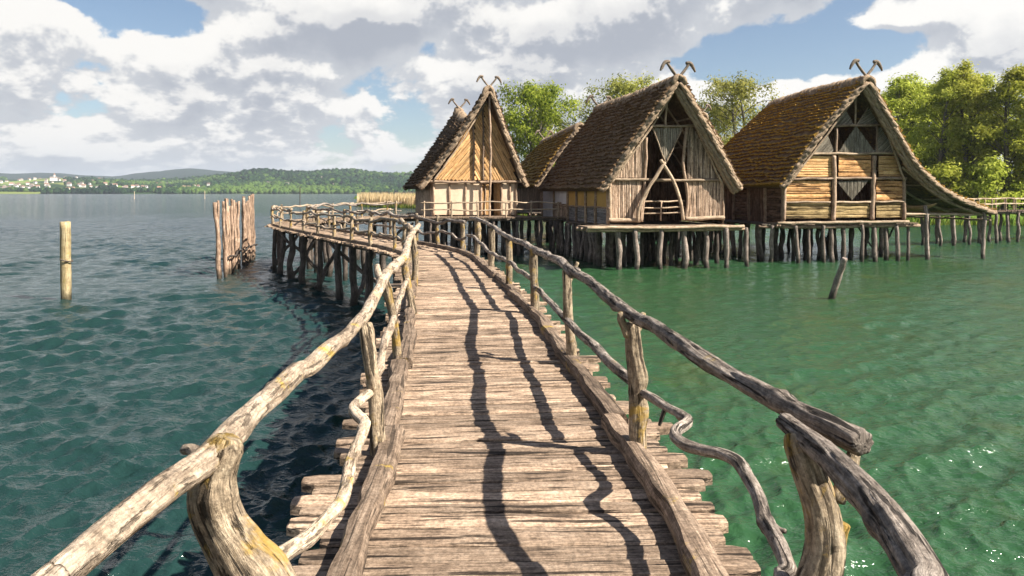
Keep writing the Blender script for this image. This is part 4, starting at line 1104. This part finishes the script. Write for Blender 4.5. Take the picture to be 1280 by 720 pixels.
# village on the far shore
m,t,b=mat_new('house_render'); oi=t.new('ShaderNodeObjectInfo').outputs['Random']; t.put(b.inputs['Base Color'],t.ramp(oi,[(0,(.72,.70,.66)),(.5,(.78,.76,.73)),(.8,(.60,.54,.46)),(1,(.7,.68,.66))])); b.inputs['Roughness'].default_value=.9; M['render']=m
m,t,b=mat_new('house_roof'); oi=t.new('ShaderNodeObjectInfo').outputs['Random']; t.put(b.inputs['Base Color'],t.ramp(oi,[(0,(.22,.13,.09)),(.4,(.30,.17,.12)),(.7,(.13,.11,.10)),(1,(.30,.24,.20))])); b.inputs['Roughness'].default_value=.9; M['roof']=m
mb=MB(); box(mb,(0,0,2.5),(11,9,8)); wallm=mb.build('wall',M['render'],smooth=False)
mb=MB(); mb.add([(-6,-5.2,6.3),(6,-5.2,6.3),(6,5.2,6.3),(-6,5.2,6.3),(-6,0,10.5),(6,0,10.5)],[(0,1,5,4),(2,3,4,5),(0,4,3),(1,2,5),(3,2,1,0)]); roofm=mb.build('roof',M['roof'],smooth=False)
cnt=0
while cnt<190:
    u=rng.random()
    if u<.66: px=rng.normal(80,72); y=rng.uniform(1560,2600)
    elif u<.8: px=rng.normal(175,35); y=rng.uniform(1950,2350)
    else: px=rng.uniform(120,420); y=rng.uniform(1620,2000)
    if px<-60 or px>470: continue
    a=math.atan((px-640)/F); z=float(terr(np.array([a]),np.array([y/math.cos(a)]))[0])
    if z<.2: continue
    r_=empty('village_house',(math.tan(a)*y,y,z),rng.uniform(-.6,.6)); s=rng.uniform(.45,.72); r_.scale=(s*1.1,s,s*1.25)
    link_copy(wallm,r_,(0,0,0)); link_copy(roofm,r_,(0,0,0))
    tag(r_,'tiny pale house with pitched roof in the far village across the lake','house','houses of the far village'); cnt+=1
drop([wallm,roofm])
# church on the slope
a=math.atan((67-640)/F); y=2350; z=float(terr(np.array([a]),np.array([y/math.cos(a)]))[0]); r_=empty('church',(math.tan(a)*y,y,z),.3,label='pale church with a slim tower above the far village',cat='church'); r_.scale=(.6,.6,.62)
mb=MB(); box(mb,(0,0,7),(32,14,18)); mb.build('nave',M['render'],r_,False); mb=MB(); box(mb,(4,0,15),(7,7,34)); tw=mb.build('tower',M['render'],r_,False)
mb=MB(); mb.add([(-16.5,-8,15.9),(16.5,-8,15.9),(16.5,8,15.9),(-16.5,8,15.9),(-16.5,0,23),(16.5,0,23)],[(0,1,5,4),(2,3,4,5),(0,4,3),(1,2,5)]); mb.build('roof',M['roof'],r_,False)
mb=MB(); mb.add([(0.2,-3.8,32),(7.8,-3.8,32),(7.8,3.8,32),(.2,3.8,32),(4,0,44)],[(0,1,4),(1,2,4),(2,3,4),(3,0,4)]); mb.build('spire',M['roof'],tw,False)

# near shore behind the huts
xs=np.concatenate([np.linspace(-90,-10,60),np.linspace(-9,140,150),np.linspace(145,420,40)]); ss=np.concatenate([np.linspace(-6,14,26),np.linspace(16,420,40)])
SHX=[-90,-52,-44,-38,-12,0,20,60,200,420]; SHY=[420,330,215,196,165,118,92,84,78,78]
def shore_y(x): return np.interp(x,SHX,SHY)
Sx,Xx=np.meshgrid(ss,xs,indexing='ij'); Yy=shore_y(Xx)+Sx+1.5*fbm(Xx,Xx*0,.25,3,8); Zz=-.5+1.9/(1+np.exp(-(Sx-1.0)/1.6))+.12*fbm(Xx,Sx,.5,3,9)+np.clip(Sx-20,0,200)*.004
m,t,b=mat_new('shore_grass'); pos=t.new('ShaderNodeNewGeometry').outputs['Position']
n1=t.noise(pos,.35,5,.65); n2=t.noise(pos,3,4,.6)
t.put(b.inputs['Base Color'],t.ramp(t.math('ADD',t.math('MULTIPLY',n1,.6),t.math('MULTIPLY',n2,.4)),[(.3,(.04,.075,.015)),(.5,(.10,.17,.03)),(.7,(.22,.25,.06))])); b.inputs['Roughness'].default_value=1; b.inputs['Specular IOR Level'].default_value=0
o=np_mesh('shore_ground',np.stack([Xx,Yy,Zz],-1).reshape(-1,3),grid_faces(len(ss),len(xs)),m); tag(o,kind='structure')

# blades: reeds and bank grass
def blades(name,mat,n,xf,yf,h,wd,label,cat,lean=.25,rndf=None,base=-.3):
    x=xf(n); y=yf(x,n); hh=h[0]+(h[1]-h[0])*rng.random(n); th=rng.random(n)*3.14
    cx,sy=np.cos(th)*wd/2,np.sin(th)*wd/2; lx=rng.normal(size=n)*lean*hh*.5+lean*.4*hh; ly=rng.normal(size=n)*lean*hh*.4
    zb=np.full(n,base) if np.isscalar(base) else base(x,y)
    v=np.empty((n,5,3)); 
    v[:,0]=np.stack([x-cx,y-sy,zb],-1); v[:,1]=np.stack([x+cx,y+sy,zb],-1)
    v[:,2]=np.stack([x+cx*.8+lx*.35,y+sy*.8+ly*.35,zb+hh*.6],-1); v[:,3]=np.stack([x-cx*.8+lx*.35,y-sy*.8+ly*.35,zb+hh*.6],-1)
    v[:,4]=np.stack([x+lx,y+ly,zb+hh],-1)
    i=(np.arange(n)*5)[:,None]; f=np.concatenate([i+np.array([[0,1,2]]),i+np.array([[0,2,3]]),i+np.array([[3,2,4]])])
    rn=np.repeat(rng.random(n) if rndf is None else rndf(x,y,n),5)
    o=np_mesh(name,v.reshape(-1,3),f,mat,attrs={'rnd':('POINT',rn)},smooth=False); tag(o,label,cat,kind='stuff'); return o
M['reed']=leafmat('dry_reed',(.42,.29,.15),(.60,.44,.26),(.72,.57,.37),.2,0)
M['grass']=leafmat('bank_grass',(.06,.11,.02),(.15,.22,.035),(.30,.33,.06),.3,0)
blades('reed_bed',M['reed'],9000,lambda n:rng.uniform(-45,6,n),lambda x,n:shore_y(x)-6+20*rng.random(n)**1.2,(3.0,4.3),.14,'tan dry reed bed along the shore left of the cream daub hut','reeds',.16)
blades('reed_shoots',M['grass'],3000,lambda n:rng.uniform(-44,4,n),lambda x,n:shore_y(x)-8+4*rng.random(n),(.7,1.5),.16,'young green reed shoots along the foot of the tan reed bed','reeds',.2)
blades('bank_grass',M['grass'],26000,lambda n:rng.uniform(0,130,n),lambda x,n:shore_y(x)-1.5+16*rng.random(n)**1.3,(.5,1.5),.13,'bright green bank grass along the shore under the trees on the right','grass',.3)

# ================================================================== trees
M['bark']=wood('tree_bark',(.05,.042,.033),(.13,.11,.09),(.24,.21,.18),stretch=(8,8,1.2),bump=.5,var=.3)
M['leaf_spring']=leafmat('spring_leaf',(.16,.19,.022),(.38,.41,.06),(.58,.58,.13),.5)
M['leaf_deep']=leafmat('deep_green_leaf',(.08,.12,.014),(.22,.27,.036),(.42,.44,.07),.45)
M['leaf_olive']=leafmat('olive_willow_leaf',(.14,.15,.03),(.33,.33,.075),(.50,.47,.13),.5)
def tree_proto(seed,h,w,leafm,nclump,perclump,lsize,base=.18,droop=0.,open_=.0,multi=1,crad=1.0,shape='oval'):
    rr=random.Random(seed); mb=MB(); tips=[]
    def crown_r(u):      # relative crown radius at relative height u in 0..1 of the crown
        if shape=='oval': return (math.sin(math.pi*min(1,max(0,u*.88+.10))))**.7
        if shape=='dome': return max(0,(1-(max(0,u-.3)/.7)**2))**.5*(.75+.25*min(1,u/.3))
        return (1-u)**.6*min(1,u*5+.3)
    for tr in range(multi):
        bx,by=(rr.uniform(-.5,.5)*multi*.6,rr.uniform(-.5,.5)*multi*.6) if multi>1 else (0,0)
        r0=h*.018*rr.uniform(.8,1.15)
        top=Vector((bx+rr.uniform(-.08,.08)*h*(1.6 if multi>1 else .6),by+rr.uniform(-.06,.06)*h,h*rr.uniform(.8,.93)))
        tp=[Vector((bx,by,-.4)),Vector((bx,by,0)).lerp(top,.35)+Vector((rr.uniform(-.3,.3),rr.uniform(-.3,.3),0)),Vector((bx,by,0)).lerp(top,.7)+Vector((rr.uniform(-.4,.4),rr.uniform(-.4,.4),0)),top]
        tube(mb,tp,[r0*1.25,r0*.85,r0*.5,r0*.12],7,.9,.12)
        nb=int(nclump/multi/3.2)
        for k in range(nb):
            u=(k+rr.random())/nb; zz=base*h+(h*.95-base*h)*u; f=zz/h
            p=Vector((bx,by,0)).lerp(top,min(1,f*1.05)); ang=rr.random()*6.283; L=w*.5*crown_r(u)*rr.uniform(.55,1.08)
            d=Vector((math.cos(ang),math.sin(ang),rr.uniform(.25,.75)-droop)).normalized()
            e=p+d*L; m1=p.lerp(e,.5)+Vector((0,0,.08*L-droop*.1*L))
            tube(mb,[p-Vector((0,0,.25*L*.6)),m1,e],[max(.02,r0*.33*(1-u*.7)),.045,.015],5,.7,.1)
            tips+= [(e,1.),(m1.lerp(e,.45)+Vector((rr.uniform(-1,1),rr.uniform(-1,1),rr.uniform(-.3,.8)))*L*.22,.95),(m1+Vector((rr.uniform(-1,1),rr.uniform(-1,1),rr.uniform(-.2,.9)))*L*.25,.8)]
            if rr.random()<.35: tips.append((e+d*L*.16+Vector((0,0,rr.uniform(-.3,.5))),.6))
        tips+=[(top+Vector((rr.uniform(-.6,.6),rr.uniform(-.6,.6),rr.uniform(-.4,h*.05))),.7) for _ in range(4)]
    rg=np.random.default_rng(seed); cs=[];ts=[];gs_=[]
    for (c,s) in tips:
        n=int(perclump*s*rr.uniform(.5,1.25)); R0=crad*s*rr.uniform(.7,1.25); g=rg.normal(size=(n,3))*np.array([R0*.62,R0*.62,R0*.42])
        if droop: g[:,2]-=np.abs(rg.normal(size=n))*R0*droop*1.6
        gs_.append(g); cs.append(g+np.array(c[:])); tone=rr.uniform(.2,.8); ts.append(np.clip(tone+.22*rg.standard_normal(n),0,1))
    Cc=np.concatenate(cs); tn=np.concatenate(ts); n=len(Cc)
    out=np.concatenate([g_ for g_ in gs_]); out/=np.linalg.norm(out,axis=1,keepdims=True)+1e-6; cdir=Cc-np.array([0,0,h*.5]); cdir/=np.linalg.norm(cdir,axis=1,keepdims=True)+1e-6
    nrm=out*.8+cdir*.6+np.array([0,0,.35])+rg.normal(size=(n,3))*.5; nrm/=np.linalg.norm(nrm,axis=1,keepdims=True)
    a=np.cross(nrm,rg.normal(size=(n,3))); a/=np.linalg.norm(a,axis=1,keepdims=True); bb=np.cross(nrm,a); bb/=np.linalg.norm(bb,axis=1,keepdims=True)
    sz=lsize*rg.uniform(.6,1.35,size=(n,1)); a=a*sz; bb=bb*sz*.48
    v=np.stack([Cc-a,Cc-bb,Cc+a,Cc+bb],1).reshape(-1,3); f=(np.arange(n)*4)[:,None]+np.arange(4)[None]
    trunk=mb.build('trunk',M['bark'])
    crown=np_mesh('crown',v,f,leafm,attrs={'rnd':('POINT',np.repeat(tn,4))},smooth=False)
    return trunk,crown
def land_z(x,y): 
    s=y-float(shore_y(x)); return -.5+1.9/(1+math.exp(-max(-20,min(20,(s-1)/1.6))))+max(0,s-20)*.004
def place_tree(proto,x,y,rz,sc,label,cat='tree',name='tree',group='trees along the shore'):
    r_=empty(name,(x,y,land_z(x,y)-.1),rz,label=label,cat=cat,group=group); r_.scale=sc
    for p in proto: link_copy(p,r_,(0,0,0))
    return r_
PA=tree_proto(11,18,9.5,M['leaf_spring'],130,120,.17,.06,0,0,1,.95,'oval')
PB=tree_proto(12,18,9,M['leaf_spring'],130,115,.165,.04,0,0,2,.92,'oval')
PC=tree_proto(13,16,15,M['leaf_deep'],130,130,.2,.2,0,0,2,1.25,'dome')
PD=tree_proto(14,16,14,M['leaf_olive'],150,115,.15,.22,.25,0,2,1.15,'dome')
PE=tree_proto(15,6,7,M['leaf_spring'],46,90,.22,.03,0,0,3,.95,'dome')
PF=tree_proto(16,4,6,M['leaf_deep'],36,90,.2,.02,0,0,3,.85,'dome')
def at_px(px,d): return (px-640)/F*d
TR=[ # px centre, depth, top y, proto, proto height, width scale, label
 (1128,104,101,PA,18,1.0,'spring green tree directly right of the right hand hut roof'),
 (1172,98,98,PB,18,.95,'spring green tree with two stems, second one right of the hut roof'),
 (1160,116,104,PC,16,.8,'darker green tree set back between the spring green trees on the right'),
 (1216,96,87,PB,18,1.0,'tallest spring green tree of the right hand grove, before the footbridge'),
 (1255,93,84,PA,18,1.05,'tall spring green tree at the right edge of the photo, foremost in the grove'),
 (1236,112,92,PA,18,.9,'spring green tree set back behind the two tallest trees of the right grove'),
 (1300,92,88,PB,18,1.0,'spring green tree cut by the right edge of the picture'),
 (1345,95,92,PA,18,1.,'spring green tree just beyond the right edge of the picture'),
 (1192,118,112,PA,18,.9,'small crowned green tree at the back of the right hand grove'),
 (1146,108,104,PB,18,1.25,'broad spring green tree filling the back of the grove right of the hut roof'),
 (1196,108,96,PA,18,1.25,'broad spring green tree in the second row between the two tallest trees'),
 (1272,106,94,PB,18,1.25,'broad spring green tree in the second row at the right edge'),
 (1232,100,150,PC,16,1.0,'low spreading deep green tree filling the foot of the right grove'),
 (668,120,104,PC,16,.78,'dense fresh green tree rising between the left and middle huts'),
 (684,132,138,PC,16,.7,'lower green tree showing right of the dense one between the huts'),
 (768,128,92,PD,16,.95,'olive green willow crown rising behind the ridge of the middle hut'),
 (812,140,116,PD,16,.7,'smaller olive willow crown right behind the roof of the middle hut'),
 (936,122,92,PD,16,.92,'airy olive willow standing between the middle and right hand huts'),
 (905,134,128,PD,16,.6,'low olive willow crown behind the right slope of the middle hut'),
 (1098,122,118,PA,18,.8,'green tree peeping past the crossed horns of the right hand hut'),
]
for i,(px,d,ty,pr,ph,ws,lab) in enumerate(TR):
    x=at_px(px,d); y=d
    z0=land_z(x,y)-.1; H_=EYE+(240-ty)/F*d-z0; k=H_/(ph*.9)
    place_tree(pr,x,y,i*1.3,(k*ws,k*ws,k),lab)
BU=[(1118,94,1.0,PE,'round light green bush under the trees just right of the lean-to roof'),(1150,91,.8,PF,'low dark bush on the bank beneath the lean-to'),(1182,92,1.0,PE,'light bush on the bank behind the lean-to posts'),(1205,90,.8,PF,'dark bush where the footbridge meets the bank'),(1240,90,1.1,PE,'light bush behind the footbridge railing'),(1275,90,.9,PF,'dark bush behind the footbridge at the right edge'),(1310,90,1.1,PE,'light bush beyond the right edge of the footbridge'),(1090,97,.9,PF,'dark bush seen between the piles of the right hand hut')]
for i,(px,d,s,pr,lab) in enumerate(BU): place_tree(pr,at_px(px,d),d,i*2.1,(s,s,s*1.0),lab,'bush','bush','bushes on the bank')
for pr in (PA,PB,PC,PD,PE,PF): drop(pr)

# ================================================================== sky, sun, air, camera
W=bpy.data.worlds.new('World'); SC.world=W; W.use_nodes=True; t=NT(W.node_tree)
bg=[n for n in t.n if n.type=='BACKGROUND'][0]
SUN=Vector((.94,-.36,0)).normalized(); EL=math.radians(43.5); AZ=math.atan2(SUN.x,SUN.y)
sky=t.new('ShaderNodeTexSky',sky_type='NISHITA'); sky.sun_disc=False; sky.sun_elevation=EL; sky.sun_rotation=AZ; sky.air_density=1.; sky.dust_density=.6; sky.ozone_density=2.
gen=t.new('ShaderNodeTexCoord').outputs['Generated']; sx=t.new('ShaderNodeSeparateXYZ'); t.put(sx.inputs[0],gen)
dx,dy,dz=sx.outputs
w0=t.math('MAXIMUM',dz,0)
u=t.math('ARCTAN2',dx,dy)
def blob(px,py,rx,ry,amp,ww):
    u0=math.atan((px-640)/F); k=math.sqrt(1+((px-640)/F)**2); wz=(240-py)/F/k; wz=wz/math.sqrt(1+wz*wz)
    a=t.math('DIVIDE',t.math('SUBTRACT',u,u0),rx/F); b=t.math('DIVIDE',t.math('SUBTRACT',ww,wz),ry/F)
    q=t.math('ADD',t.math('MULTIPLY',a,a),t.math('MULTIPLY',b,b))
    return t.math('MULTIPLY',t.math('EXPONENT',t.math('MULTIPLY',q,-1)),amp)
BL=[(215,14,60,26,-.30),(90,-8,50,14,-.25),(548,50,75,30,-.22),(1060,58,135,50,-.27),(960,72,80,26,-.2),(905,100,60,16,-.14),(870,60,60,30,-.05),(672,0,30,14,-.15),(1115,24,55,14,.30),(1250,50,75,55,.30),(1010,112,150,14,.2),(860,115,60,14,.15),(1020,95,60,12,.14),
    (120,95,150,45,.05),(425,24,115,30,.30),(330,120,120,40,.06),(760,20,170,45,.16),(600,105,90,40,.14),(40,30,70,40,.12),(700,80,120,40,.12),(1190,120,90,20,.1)]
def dens(ww,detail):
    cx=t.new('ShaderNodeCombineXYZ')
    t.put(cx.inputs[0],dx); t.put(cx.inputs[1],dy); t.put(cx.inputs[2],t.math('MULTIPLY',t.math('SQRT',t.math('ADD',ww,.02)),1.25))
    n=t.noise(cx.outputs[0],6.6,detail,.60,.12)
    tot=n
    for bl in BL: tot=t.math('ADD',tot,blob(*bl,ww))
    return tot
up=t.math('ADD',w0,.020)
d0=dens(w0,9); d1=dens(up,5)
hi=t.smooth(w0,.36,.55)                      # clearer overhead
front=t.smooth(dy,-.2,.3)
base=t.math('SUBTRACT',t.math('ADD',d0,.03),t.math('ADD',t.math('MULTIPLY',hi,.42),0.0))
mask=t.smooth(base,.43,.49)
thick=t.smooth(d1,.52,.78)
fine=t.smooth(t.math('SUBTRACT',d0,d1),-.05,.045)    # sunny tops
white=t.mix(fine,(.38,.395,.42),(.64,.625,.60))
cloud=t.mix(t.math('MULTIPLY',thick,t.math('SUBTRACT',1,t.math('MULTIPLY',fine,.55))),white,(.27,.29,.33))
skyc=t.new('ShaderNodeVectorMath',operation='SCALE'); t.put(skyc.inputs[0],sky.outputs[0]); skyc.inputs['Scale'].default_value=.075
col=t.mix(mask,skyc.outputs[0],cloud)
haz=t.smooth(w0,.075,.0)
col=t.mix(t.math('MULTIPLY',haz,.55),col,(.40,.43,.47))
t.put(bg.inputs['Color'],col); bg.inputs['Strength'].default_value=.62

sd=bpy.data.lights.new('sun','SUN'); sd.energy=5.0; sd.angle=math.radians(.5); sd.color=(1,.93,.82); so=bpy.data.objects.new('sun',sd); COL.objects.link(so)
dirv=Vector((SUN.x*math.cos(EL),SUN.y*math.cos(EL),math.sin(EL))); so.rotation_euler=dirv.to_track_quat('Z','Y').to_euler(); so.location=(30,-20,40)

HAZE=True
if HAZE:
    m=bpy.data.materials.new('air'); m.use_nodes=True; t=NT(m.node_tree); t.n.remove(m.node_tree.nodes['Principled BSDF']); out=[n for n in t.n if n.type=='OUTPUT_MATERIAL'][0]
    pv_=t.new('ShaderNodeVolumePrincipled'); pv_.inputs['Color'].default_value=(.78,.87,1,1); pv_.inputs['Density'].default_value=.00011; pv_.inputs['Anisotropy'].default_value=.2
    t.put(out.inputs['Volume'],pv_.outputs[0])
    mb=MB(); box(mb,(0,4500,100),(30000,19500,210)); o=mb.build('haze',m,smooth=False); tag(o,kind='stuff')

cd=bpy.data.cameras.new('camera'); cam=bpy.data.objects.new('camera',cd); COL.objects.link(cam); cam.location=(0,0,EYE); cam.rotation_euler=(math.radians(90),0,0)
cd.sensor_width=36; cd.lens=36*F/1280; cd.shift_y=-120/1280; cd.clip_start=.05; cd.clip_end=30000; SC.camera=cam
vs_=SC.view_settings; vs_.view_transform='Standard'; vs_.look='None'; vs_.exposure=1.35; vs_.gamma=1; vs_.use_curve_mapping=False
SC.cycles.max_bounces=6; SC.cycles.volume_bounces=0; SC.cycles.caustics_reflective=False; SC.cycles.caustics_refractive=False
